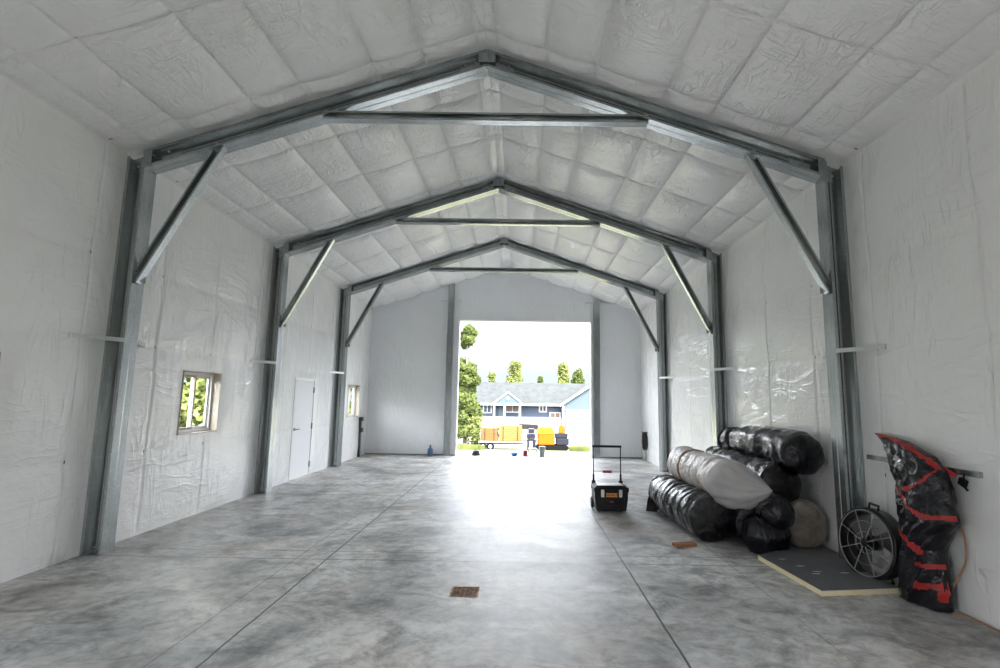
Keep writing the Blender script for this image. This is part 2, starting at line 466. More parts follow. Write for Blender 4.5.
# ------------------------------------------------------------------ windows and door of the left wall
def window(n, h):
    y0, y1, z0, z1 = h; xo = -(W+WT)
    r = struct_root(n, (-W, (y0+y1)/2, z0))
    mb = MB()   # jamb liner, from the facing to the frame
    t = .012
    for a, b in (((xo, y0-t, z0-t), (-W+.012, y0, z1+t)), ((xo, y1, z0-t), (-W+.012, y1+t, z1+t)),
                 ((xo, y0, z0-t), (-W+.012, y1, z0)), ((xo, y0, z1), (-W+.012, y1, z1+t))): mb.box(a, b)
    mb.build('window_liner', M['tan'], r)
    mb = MB(); fx0, fx1 = xo+.0, xo+.075; k = .04
    for a, b in (((fx0, y0, z0), (fx1, y0+k, z1)), ((fx0, y1-k, z0), (fx1, y1, z1)),
                 ((fx0, y0+k, z0), (fx1, y1-k, z0+k)), ((fx0, y0+k, z1-k), (fx1, y1-k, z1))): mb.box(a, b)
    mb.build('window_frame', M['frame_white'], r, bevel=.004)
    ym = (y0+y1)/2
    for i, (a, b, xx) in enumerate(((y0+k, ym+.02, xo+.045), (ym-.02, y1-k, xo+.015))):
        mb = MB(); s = .035
        mb.box((xx, a, z0+k), (xx+.025, a+s, z1-k)); mb.box((xx, b-s, z0+k), (xx+.025, b, z1-k))
        mb.box((xx, a+s, z0+k), (xx+.025, b-s, z0+k+s)); mb.box((xx, a+s, z1-k-s), (xx+.025, b-s, z1-k))
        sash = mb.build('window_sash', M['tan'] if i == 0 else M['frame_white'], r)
        mb = MB(); mb.box((xx+.010, a+s, z0+k+s), (xx+.014, b-s, z1-k-s))
        mb.build('window_pane', M['glass'], sash)
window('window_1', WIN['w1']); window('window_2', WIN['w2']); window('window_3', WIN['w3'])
def make_door():
    y0, y1, z0, z1 = DOOR
    r = struct_root('door_1', (-W, (y0+y1)/2, 0))
    mb = MB(); k = .03
    mb.box((-W-.15, y0, 0), (-W+.012, y0+k, z1)); mb.box((-W-.15, y1-k, 0), (-W+.012, y1, z1)); mb.box((-W-.15, y0+k, z1-k), (-W+.012, y1-k, z1))
    mb.build('door_frame', M['white_paint'], r, bevel=.003)
    mb = MB(); mb.box((-W-.05, y0+k+.006, .01), (-W-.004, y1-k-.006, z1-k-.006))
    mb.build('door_leaf', M['door_white'], r, bevel=.003)
    mb = MB(); mb.tube([(-W-.004, y0+.12, 1.0), (-W+.05, y0+.12, 1.0), (-W+.055, y0+.24, 1.0)], .012, 8)
    mb.lathe((-W-.004, y0+.12, 1.0), [(.032, 0), (.032, .012), (.02, .016)], 16, 'x')
    mb.build('door_handle', M['hinge'], r)
    for z in (.22, 1.03, 1.80):
        mb = MB(); mb.box((-W-.004, y1-k-.03, z-.06), (-W+.016, y1-k+.018, z+.06)); mb.build('door_hinge', M['hinge'], r)
make_door()

# ------------------------------------------------------------------ steel portal frames of double C sections
T = .006
def cprofile(D, B, lip, flip):
    """C section in (depth a, breadth y); opens towards -y at y=0, web at y=B. flip mirrors it about y=B."""
    p = [(0, 0), (lip, 0), (lip, T), (T, T), (T, B-T), (D*.42, B-T), (D*.46, B-T-.012), (D*.54, B-T-.012), (D*.58, B-T), (D-T, B-T), (D-T, T), (D-lip, T), (D-lip, 0), (D, 0), (D, B-.007), (D-.007, B), (.007, B), (0, B-.007)]
    if flip: p = [(a, 2*B-y) for a, y in reversed(p)]
    return p
def extrude(mb, prof, fn0, fn1):
    n = len(prof); vs = [fn0(*p) for p in prof] + [fn1(*p) for p in prof]
    # quads of the thin wall: outline is a closed strip, cap with ngons
    mb.add(vs, [tuple(range(n)), tuple(reversed(range(n, 2*n)))] + [(i, n+i, n+(i+1) % n, (i+1) % n) for i in range(n)])
def bolts(mb, pts, yf):
    for (x, z) in pts: mb.lathe((x, yf, z), [(.012, 0), (.012, -.010), (.007, -.014)], 6, 'y', 1)
XI = 3.875; DC = .21; B = .10
RU = 5.535; RS = .337
def make_frame():
    r = thing('steel_frame', '', 'steel frame', (0, 0, 0), 'galvanised steel portal frames across the hall')
    for s in (-1, 1):
        mb = MB()
        for fl in (0, 1):
            extrude(mb, cprofile(DC, B, .03, fl), lambda a, y: (s*(XI+a), y, 0), lambda a, y: (s*(XI+a), y, HE+SL*(W-XI-a)-.035))
        col = mb.build('column', M['galv'], r)
        mb = MB()   # foot angle and the joint plate at the eave
        mb.box((min(s*(XI+.03), s*(XI+.17)), .085, .0), (max(s*(XI+.03), s*(XI+.17)), .094, .10))
        mb.box((min(s*(XI+.03), s*(XI+.17)), .012, .0), (max(s*(XI+.03), s*(XI+.17)), .09, .008))
        bolts(mb, [(s*(XI+.07), .06), (s*(XI+.13), .06)], .085)
        mb.build('foot_bracket', [M['galv'], M['bolt']], col)
        mb = MB()
        mb.prism([(s*(XI-.07), -.005, 4.245), (s*(XI+.012), -.005, 4.215), (s*(XI+.012), -.005, 4.44), (s*(XI-.07), -.005, 4.465)], (0, .006, 0))
        mb.prism([(s*(XI-.35), .082, 4.345), (s*(XI+.18), .082, 4.17), (s*(XI+.18), .082, 4.36), (s*(XI-.35), .082, 4.53)], (0, .008, 0))
        bolts(mb, [(s*(XI+.05), 4.30), (s*(XI+.13), 4.27), (s*(XI-.15), 4.37), (s*(XI-.25), 4.40), (s*(XI+.05), 4.24), (s*(XI-.2), 4.46)], .082)
        mb.build('eave_plate', [M['galv'], M['bolt']], r)
        mb = MB()
        for fl in (0, 1):
            extrude(mb, cprofile(.215, B, .03, fl), lambda a, y: (0.004*s, y, RU+a-.0), lambda a, y: (s*XI, y, RU-RS*XI+a))
        mb.build('rafter', M['galv'], r)
        # knee brace: a lighter C from column to rafter
        p = Vector((s*3.865, 0, 2.90)); q = Vector((s*3.02, 0, 4.545))
        d = (q-p).normalized(); a_ = Vector((d.z*s, 0, -d.x*s)); a_ = a_ if a_.x*s > 0 else -a_
        mb = MB()
        prof = cprofile(.10, .10, .022, 0)
        extrude(mb, prof, lambda a, y: p+a_*(a-.02)+Vector((0, y+.03, 0)), lambda a, y: q+a_*(a-.02)+Vector((0, y+.03, 0)))
        kb = mb.build('knee_brace', M['galv'], r)
        mb = MB()
        bolts(mb, [((p+a_*.03+d*.06).x, (p+a_*.03+d*.06).z), ((p+a_*.03+d*.12).x, (p+a_*.03+d*.12).z)], .118)
        mb.box((min(p.x, (p+d*.14).x)-.0, .112, min(p.z, (p+d*.14).z)), (max(p.x, (p+d*.14).x), .117, max(p.z, (p+d*.14).z)), 0)
        mb.build('bolt_plate', [M['galv'], M['bolt']], kb)
        # flange braces: straps from the wall to the inner flange, both sides
        for (wy, cy) in ((-.45, -.004), (.61, .206)):
            mb = MB()
            a0 = Vector((s*(W-.012), wy, 2.245)); a1 = Vector((s*(XI-.004), cy, 2.245))
            mb.bar(a0, a1, .006, .045)
            mb.bar(a0 + (a0-a1).normalized()*.0, a0+Vector((0, -.03 if wy < 0 else .03, 0)), .012, .055)
            mb.build('flange_brace', M['galv_light'], r)
    mb = MB()   # ridge joint plate on the webs
    mb.prism([(-.32, .08, RU-.03-.09+.02), (0, .08, RU+.02), (.32, .08, RU-.03-.09+.02), (.32, .08, RU+.08), (0, .08, RU+.195), (-.32, .08, RU+.08)], (0, .008, 0))
    mb.box((-.10, -.004, RU+.05), (.10, .002, RU+.185))
    bolts(mb, [(x, RU+.09-abs(x)*.33+dz) for x in (-.26, -.14, .14, .26) for dz in (-.02, .05)], .08)
    mb.build('ridge_plate', [M['galv'], M['bolt']], r)
    mb = MB()
    prof = cprofile(.10, .11, .022, 0)
    extrude(mb, prof, lambda a, y: (-1.88, y-.006, 4.85+a), lambda a, y: (1.88, y-.006, 4.85+a))
    mb.build('collar_tie', M['galv'], r)
    return r
fr = make_frame()
frs = [fr, copy_tree(fr), copy_tree(fr)]
FL = ['nearest and largest galvanised steel frame, its column beside the round fan',
      'middle galvanised steel frame, its right column behind the black bag pile',
      'farthest galvanised steel frame, smallest of the three, close to the end wall']
for o, y, l in zip(frs, FY, FL): o.location = (0, y, 0); o['label'] = l

def gable_post(x0, x1, label):
    xc = (x0+x1)/2
    r = thing('gable_post', label, 'steel post', (xc, Y4-.13, 0), 'steel posts beside the big door opening')
    top = HE+SL*(W-max(abs(x0), abs(x1)))-.03
    mb = MB()
    w = x1-x0
    prof = [(0, 0), (w, 0), (w, .12), (w-T, .12), (w-T, T), (T, T), (T, .12), (0, .12)]
    extrude(mb, prof, lambda a, y: (x0+a, Y4-.145+y, 0), lambda a, y: (x0+a, Y4-.145+y, top))
    mb.build('post_section', M['galv'], r)
    mb = MB(); mb.box((x0-.01, Y4-.16, 0), (x1+.01, Y4-.03, .02)); mb.build('base_plate', M['galv'], r)
    for s in (-1, 1):
        mb = MB()
        mb.bar((xc+s*w/2, Y4-.148, 4.62), (xc+s*.32, Y4-.03, 4.62), .006, .035)
        mb.build('flange_brace', M['galv_light'], r)
gable_post(-1.76, -1.58, 'tall thin steel post left of the big door opening')
gable_post(2.66, 2.84, 'tall thin steel post right of the big door opening')

# ------------------------------------------------------------------ insulation rolls
def wrapped_roll(name, p0, p1, r, seed, mat, bend=(0, 0, 0), ridges=34, ridge_amp=.013, ties=(), capbulge=.05, flatten=None, rvar=.0, lump=.03, sq=1., parent=None, hole=False):
    p0, p1, bend = Vector(p0), Vector(p1), Vector(bend)
    NU, NV = 110, 96
    verts = []; faces = []
    ax = (p1-p0).normalized(); side = ax.cross(Vector((0, 0, 1))).normalized(); up = side.cross(ax)
    def ring(u, rad, ext):
        c = p0 + (p1-p0)*u + bend*4*u*(1-u) + ax*ext
        for k in range(NV):
            t = 2*PI*k/NV
            ct, st = math.cos(t), math.sin(t)
            rr = rad
            w = nz(u*ridges + .5*nz(ct*2, st*2, seed+u*3), ct*.7+seed, st*.7)
            w2 = 1-abs(w)*2.2
            e = min(1, u/.03, (1-u)/.03) if ext == 0 else 0
            rr += (ridge_amp*w2*max(e, .0) + lump*r*nz(ct*1.4+seed, st*1.4, u*3.2))*(1 if ext == 0 else rad/r)
            rr += .004*nz(ct*9, st*9, u*26+seed)*(rad/r)
            for (tu, tw, td) in ties:
                rr -= td*math.exp(-((u-tu)/tw)**2)
            p = c + side*(rr*ct) + up*(rr*st*sq)
            if ext != 0: p += ax*(.012*nz(ct*3*rad/r, st*3*rad/r, seed+9) * (1 if ext > 0 else -1) + .003*nz(math.cos(t)*8, math.sin(t)*8, seed)*(1-rad/r))
            if flatten is not None and p.z < flatten: p.z = flatten + .003*nz(p.x*8, p.y*8)
            verts.append(p)
    rows = 0
    for i, f in enumerate((.04, .25, .5, .7, .84, .93, .98)):
        ring(0, r*f, -capbulge*math.sqrt(max(0, 1-f*f)) - 1e-5); rows += 1
    for i in range(NU+1):
        u = i/NU; rad = r*(1+rvar*(u-.5))
        ed = min(u, 1-u)
        if ed < .02: rad *= .985+.015*(ed/.02)
        ring(u, rad, 0); rows += 1
    for f in (.98, .93, .84, .7, .5, .25, .04):
        ring(1, r*f*(1+rvar*.5), capbulge*math.sqrt(max(0, 1-f*f)) + 1e-5); rows += 1
    for i in range(rows-1):
        for k in range(NV):
            k2 = (k+1) % NV; faces.append((i*NV+k, i*NV+k2, (i+1)*NV+k2, (i+1)*NV+k))
    faces += [tuple(reversed(range(NV))), tuple((rows-1)*NV+k for k in range(NV))]
    mb = MB(); mb.add(verts, faces)
    return mb.build(name, mat, parent, smooth=True)
G = 'wrapped insulation rolls piled by the right wall'
def cone_bag(c, r, ax, apex, mat, name, parent, seed=0, sag=.05, pw=1.0, ra=1.0):
    """loose end of a bag: starts round on the roll and is drawn out to a flattened tip"""
    c, ax, apex = Vector(c), Vector(ax).normalized(), Vector(apex)
    e1 = ax.cross(Vector((0, 0, 1))).normalized(); e2 = e1.cross(ax)
    NU, NV = 40, 72; vs = []
    for i in range(NU+1):
        u = i/NU; base = c.lerp(apex, u); R = r*(1-u**pw)+.006
        for k in range(NV):
            t = 2*PI*k/NV
            w = 1+.055*math.sin(10*t+4*nz(u*1.5, math.cos(t), seed))*min(1, u*4)+.06*nz(math.cos(t)*2, math.sin(t)*2, seed+u*4)+.05*(1-2.2*abs(nz(math.cos(t)*3+u, math.sin(t)*3, seed+u*2)))
            p = base + e1*(R*ra*math.cos(t)*w) + e2*(R*math.sin(t)*w)
            p.z -= sag*math.sin(PI*u)*(.5-.5*math.sin(t))
            if p.z < .006: p.z = .006
            vs.append(p)
    fs = [(i*NV+k, i*NV+(k+1) % NV, (i+1)*NV+(k+1) % NV, (i+1)*NV+k) for i in range(NU) for k in range(NV)]
    mb = MB(); mb.add(vs, fs); return mb.build(name, mat, parent, smooth=True)
o = wrapped_roll('insulation_roll', (2.75, 8.62, .265), (2.78, 6.66, .275), .265, 3, M['black_film'], ridges=22, ridge_amp=.022, ties=((.28, .012, .02), (.5, .01, .016), (.72, .012, .02)), flatten=.004, capbulge=.03)
mb = MB()
mb.add([(2.50, 8.50, .32), (2.44, 8.46, .16), (2.40, 8.40, .012), (2.56, 8.30, .012), (2.53, 8.42, .18), (2.62, 8.55, .05)], [(0, 1, 4), (1, 2, 3, 4), (0, 4, 3), (0, 5, 2, 1), (5, 3, 2), (0, 3, 5)])
mb.build('plastic_flap', M['black_film'], o)
tag(o, 'black plastic wrapped roll, lowest and nearest the toolbox, glossy bands', 'insulation roll', G)
o = wrapped_roll('insulation_roll', (3.28, 8.3, .265), (3.27, 6.50, .27), .265, 13, M['black_bag'], ridges=10, ridge_amp=.012, flatten=.004, lump=.07)
tag(o, 'black bagged roll on the floor left of the clear wrapped bale end', 'insulation roll', G)
o = wrapped_roll('insulation_roll', (3.79, 8.1, .26), (3.775, 6.40, .275), .262, 23, M['clear_film_brown'], ridges=8, ridge_amp=.012, flatten=.004, lump=.12, capbulge=.09)
tag(o, 'brown roll end in crumpled clear film beside the right column', 'insulation roll', G)
o = wrapped_roll('insulation_roll', (3.56, 8.55, .74), (3.55, 6.50, .70), .255, 33, M['black_film'], ridges=17, ridge_amp=.018, ties=((.3, .012, .02), (.6, .012, .02)), lump=.05, capbulge=.08)
tag(o, 'banded black roll lying between the white roll and the sagging top bag', 'insulation roll', G)
P0, P1 = (2.99, 8.40, .735), (3.04, 6.62, .70)
o = wrapped_roll('insulation_roll', P0, P1, .255, 43, M['clear_film'], ridges=26, ridge_amp=.013, ties=((.30, .014, .035),), lump=.06, rvar=.04)
mb = MB()
for k in range(5):
    c = Vector(P0).lerp(Vector(P1), .28+.011*k)
    d = (Vector(P1)-Vector(P0)).normalized()
    pts = []
    sd = d.cross(Vector((0, 0, 1))).normalized(); up = sd.cross(d)
    for i in range(37):
        t = 2*PI*i/36; R = .256+.010*nz(i*.8, k*2)
        pts.append(c + sd*math.cos(t)*R + up*math.sin(t)*R + d*.01*nz(i*.5, k*3, 5))
    mb.tube(pts, .011, 6, False)
mb.build('twine', M['twine'], o, smooth=True)
cone_bag((3.02, 6.68, .695), .272, (.08, -1, -.05), (3.27, 6.10, .70), M['tail_film'], 'bag_end', o, 2, .07, 1.25)
tag(o, 'whitish clear wrapped roll tied with brown twine, loose pointed bag end', 'insulation roll', G)
o = wrapped_roll('insulation_roll', (3.72, 8.35, 1.08), (3.79, 6.40, 1.07), .22, 53, M['black_bag'], bend=(0, 0, .07), ridges=9, ridge_amp=.03, ties=((.16, .02, .05),), lump=.13, rvar=.34, sq=.92, capbulge=.12)
tag(o, 'shiny black bag on top of the pile against the right wall', 'insulation roll', G)
o = wrapped_roll('insulation_roll', (3.42, 6.33, .19), (3.12, 6.27, .18), .19, 63, M['black_bag'], ridges=7, ridge_amp=.02, flatten=.004, lump=.2, capbulge=.1)
tag(o, 'slumped black bag on the floor between the two lowest roll ends', 'insulation roll', G)
o = wrapped_roll('insulation_roll', (3.40, 6.40, .46), (3.35, 6.20, .42), .17, 73, M['black_bag'], ridges=7, ridge_amp=.02, flatten=.004, lump=.2, capbulge=.12)
tag(o, 'crumpled black bag beside the clear wrapped brown roll end, under the top bag', 'insulation roll', G)

mb = MB(); mb.obox((2.40, 6.50, .018), (.13, .03, 0), (-.012, .045, 0), (0, 0, .016))
tag(mb.build('wood_offcut', M['wood_or'], bevel=.002), 'short orange wood offcut on the floor under the lowest black roll', 'wood offcut')

# ------------------------------------------------------------------ foam insulation board on the floor
r = thing('foam_board', 'foam insulation board with grey facing and yellow edge on the floor', 'insulation board', (3.45, 5.5, 0))
poly = [(3.03, 5.98)]
for i in range(1, 16):
    t = i/16; poly.append((3.03+.08*t+.006*nz(t*9, 1), 5.98-1.07*t+.006*nz(t*9, 7)))
poly += [(3.11, 4.91), (3.87, 5.02), (3.86, 6.28), (3.5, 6.28)]
mb = MB(); mb.prism([(x, y, .004) for x, y in poly], (0, 0, .045)); mb.build('foam_core', M['foam'], r)
mb = MB(); mb.prism([(x*.997+3.45*.003, y*.997+5.5*.003, .0492) for x, y in poly], (0, 0, .002)); fc = mb.build('board_facing', M['foil'], r)
fc['label'] = 'dark grey foil facing'
mb = MB()
rnd = random.Random(4)
for (x, y) in ((3.38, 5.45), (3.32, 5.38), (3.30, 5.62), (3.22, 5.85), (3.62, 5.42)):
    n = 7; pts = [(x+rnd.uniform(.03, .06)*math.cos(2*PI*k/n), y+rnd.uniform(.008, .02)*math.sin(2*PI*k/n), .0514) for k in range(n)]
    mb = MB(); mb.prism(pts, (0, 0, .001)); mb.build('torn_spot', M['white_paint'], r)

# ------------------------------------------------------------------ rolling toolbox
def toolbox():
    x0, x1, yf, yb = 1.60, 2.10, 8.25, 8.62
    xc = (x0+x1)/2
    r = thing('rolling_toolbox', 'black rolling toolbox with raised telescopic handle on the open floor', 'toolbox', (xc, 8.43, 0))
    mb = MB(); mb.prism([(x0+.03, yf, .03), (x1-.03, yf, .03), (x1, yf, .20), (x1, yf, .30), (x0, yf, .30), (x0, yf, .20)], (0, yb-yf, 0))
    mb.box((x0+.06, yf-.012, .05), (x1-.06, yf, .12)); mb.box((x0+.06, yf-.012, .14), (x0+.12, yf, .28)); mb.box((x1-.12, yf-.012, .14), (x1-.06, yf, .28))
    mb.build('toolbox_body', M['black_pl'], r, bevel=.008)
    mb = MB(); mb.box((x0-.012, yf-.012, .302), (x1+.012, yb+.012, .375)); mb.box((x0+.02, yf+.02, .375), (x1-.02, yb-.02, .392))
    lid = mb.build('toolbox_lid', M['black_pl'], r, bevel=.01)
    mb = MB(); mb.box((x0+.06, yf+.05, .392), (x1-.06, yb-.06, .398)); mb.build('lid_tray', M['silver'], lid, bevel=.003)
    for sx in (x0+.09, x1-.14):
        mb = MB(); mb.box((sx, yf-.026, .235), (sx+.05, yf-.013, .345)); mb.build('latch', M['silver'], r, bevel=.004)
    mb = MB(); mb.box((xc-.085, yf-.022, .238), (xc+.085, yf-.0125, .292)); lb = mb.build('brand_plate', M['yellow_label'], r)
    cu = bpy.data.curves.new('brand_lettering', 'FONT'); cu.body = 'DEWALT'; cu.size = .044; cu.align_x = 'CENTER'; cu.align_y = 'CENTER'; cu.extrude = .001; cu.offset = .0008
    tmp = bpy.data.objects.new('tmp_text', cu); COL.objects.link(tmp); bpy.context.view_layer.update()
    me = bpy.data.meshes.new_from_object(tmp.evaluated_get(bpy.context.evaluated_depsgraph_get())); bpy.data.objects.remove(tmp)
    t = bpy.data.objects.new('brand_lettering', me); COL.objects.link(t); t.parent = lb
    t.location = (0+xc-xc, yf-.0235-8.43, .265); t.rotation_euler = (PI/2, 0, 0); me.materials.clear(); me.materials.append(M['black_pl'])
    mb = MB(); mb.box((xc-.03, yf-.016, .155), (xc+.03, yf-.0005, .175)); mb.build('red_badge', M['red_pl'], r)
    for s in (-1, 1):
        xw = xc+s*(.232); mb = MB()
        mb.lathe((xw-.022, yb+.045, .085), [(.03, 0), (.08, .002), (.085, .01), (.085, .034), (.08, .042), (.03, .044)], 24, 'x')
        w = mb.build('wheel', M['black_rub'], r, auto=40)
        mb = MB(); mb.lathe((xw-.027, yb+.045, .085), [(.035, 0), (.035, .054)], 16, 'x'); mb.build('wheel_hub', M['grey_pl'], w)
    # telescopic handle
    mb = MB()
    for s in (-1, 1):
        mb.box((xc+s*.215-.014, yb+.012, .20), (xc+s*.215+.014, yb+.045, .52)); mb.box((xc+s*.215-.008, yb+.02, .52), (xc+s*.215+.008, yb+.036, .96))
        mb.box((xc+s*.215-.03, yb+.008, .36), (xc+s*.215+.03, yb+.05, .42))
    mb.box((xc-.23, yb+.012, .93), (xc+.23, yb+.044, .965))
    h = mb.build('handle', M['black_pl'], r, bevel=.004)
    mb = MB(); mb.box((xc-.205, yb+.022, .548), (xc+.205, yb+.032, .556)); mb.build('handle_strap', M['wire'], h)
    mb = MB(); mb.box((xc-.07, yb+.014, .535), (xc+.07, yb+.042, .575)); mb.build('handle_tag', M['red_pl'], h, bevel=.003)
toolbox()

# ------------------------------------------------------------------ floor drain
r = thing('floor_drain', 'small square rusty floor drain set in the concrete', 'floor drain', (-.01, 4.89, 0))
mb = MB()
for a, b in (((-.13, 4.77, .001), (.11, 4.79, .006)), ((-.13, 4.99, .001), (.11, 5.01, .006)), ((-.13, 4.79, .001), (-.11, 4.99, .006)), ((.09, 4.79, .001), (.11, 4.99, .006))): mb.box(a, b)
mb.build('drain_rim', M['rust'], r)
mb = MB(); mb.box((-.11, 4.79, .0005), (.09, 4.99, .0015)); mb.build('drain_pit_shade', M['drain_shade'], r)  # thin black sheet standing in for the shaded pit under the grate
mb = MB()
for i in range(5): mb.box((-.108, 4.805+.038*i, .0016), (.088, 4.822+.038*i, .005))
for i in range(5): mb.box((-.09+.038*i, 4.792, .0018), (-.078+.038*i, 4.988, .0045))
mb.build('drain_grate', M['rust'], r)

# ------------------------------------------------------------------ round floor fan
def fan():
    n = Vector((-.97, -.22, .10)).normalized(); c = Vector((3.80, 5.36, .352)); R = .325
    r = thing('floor_fan', 'round black drum fan with wire grille standing beside the right column', 'fan', (3.9, 5.36, 0))
    a = n.cross(Vector((0, 0, 1))).normalized(); b = a.cross(n)
    def P(t, rad, d): return c + (a*math.cos(t) + b*math.sin(t))*rad + n*d
    mb = MB(); seg = 48; prof = [(R-.02, .0), (R, .0), (R+.008, -.02), (R, -.04), (R, -.13), (R-.01, -.17), (R-.03, -.17), (R-.012, -.04)]
    vs = [P(2*PI*k/seg, rr, d) for rr, d in prof for k in range(seg)]
    m = len(prof)
    mb.add(vs, [(i*seg+k, i*seg+(k+1) % seg, ((i+1) % m)*seg+(k+1) % seg, ((i+1) % m)*seg+k) for i in range(m) for k in range(seg)])
    mb.build('drum', M['dark_metal'], r, smooth=True)
    g = MB()
    for rr in (.30, .20, .10): g.ring(c+n*.006, rr, .0022 if rr < .29 else .005, n, 48)
    for k in range(8): g.tube([P(PI/8+k*PI/4, .04, .012), P(PI/8+k*PI/4, .305, .006)], .005, 6)
    g.build('front_grille', M['wire'], r)
    mb = MB(); seg = 20
    vs = [P(2*PI*k/seg, rr, d) for rr, d in ((.001, .022), (.035, .02), (.042, .012), (.042, 0)) for k in range(seg)]
    mb.add(vs, [(i*seg+k, i*seg+(k+1) % seg, (i+1)*seg+(k+1) % seg, (i+1)*seg+k) for i in range(3) for k in range(seg)]); mb.build('grille_badge', M['dark_metal'], r, smooth=True)
    for q in range(3):
        mb = MB(); vs = []; fs = []
        for i in range(8):
            for j in range(8):
                rad = .05+.23*i/7; t = q*2*PI/3 + .2 + (j/7)*(.95) + .25*i/7
                vs.append(P(t, rad, -.045-.07*(j/7)))
        for i in range(7):
            for j in range(7): fs.append((i*8+j, i*8+j+1, (i+1)*8+j+1, (i+1)*8+j))
        mb.add(vs, fs); o = mb.build('fan_blade', M['fan_blade'], r, smooth=True)
        sm = o.modifiers.new('s', 'SOLIDIFY'); sm.thickness = .003
    mb = MB(); vs = [P(2*PI*k/seg, rr, d) for rr, d in ((.06, -.04), (.07, -.06), (.07, -.15), (.02, -.16)) for k in range(seg)]
    mb.add(vs, [(i*seg+k, i*seg+(k+1) % seg, (i+1)*seg+(k+1) % seg, (i+1)*seg+k) for i in range(3) for k in range(seg)] + [tuple(range(seg))]); mb.build('motor', M['dark_metal'], r, smooth=True)
    g = MB()
    for rr in (.30, .22, .14): g.ring(c-n*.165, rr, .003, n, 40)
    for k in range(6): g.tube([P(k*PI/3, .05, -.165), P(k*PI/3, .31, -.165)], .004, 6)
    g.build('rear_grille', M['wire'], r)
    mb = MB(); t = math.radians(96)
    mb.tube([P(t-.16, R, -.06), P(t-.14, R+.045, -.06), P(t+.14, R+.045, -.06), P(t+.16, R, -.06)], .012, 8); mb.build('carry_handle', M['black_pl'], r, smooth=True)
    for s in (-1, 1):
        mb = MB(); t0 = -PI/2+s*.45
        p = P(t0, R-.005, -.03); q = P(t0, R-.005, -.16)
        mb.tube([Vector((p.x, p.y, .012)), Vector((q.x+.02, q.y, .012))], .012, 8)
        mb.tube([Vector((p.x, p.y, .012)), p], .010, 8); mb.tube([Vector((q.x+.02, q.y, .012)), q], .010, 8)
        mb.build('foot', M['black_rub'], r)
fan()

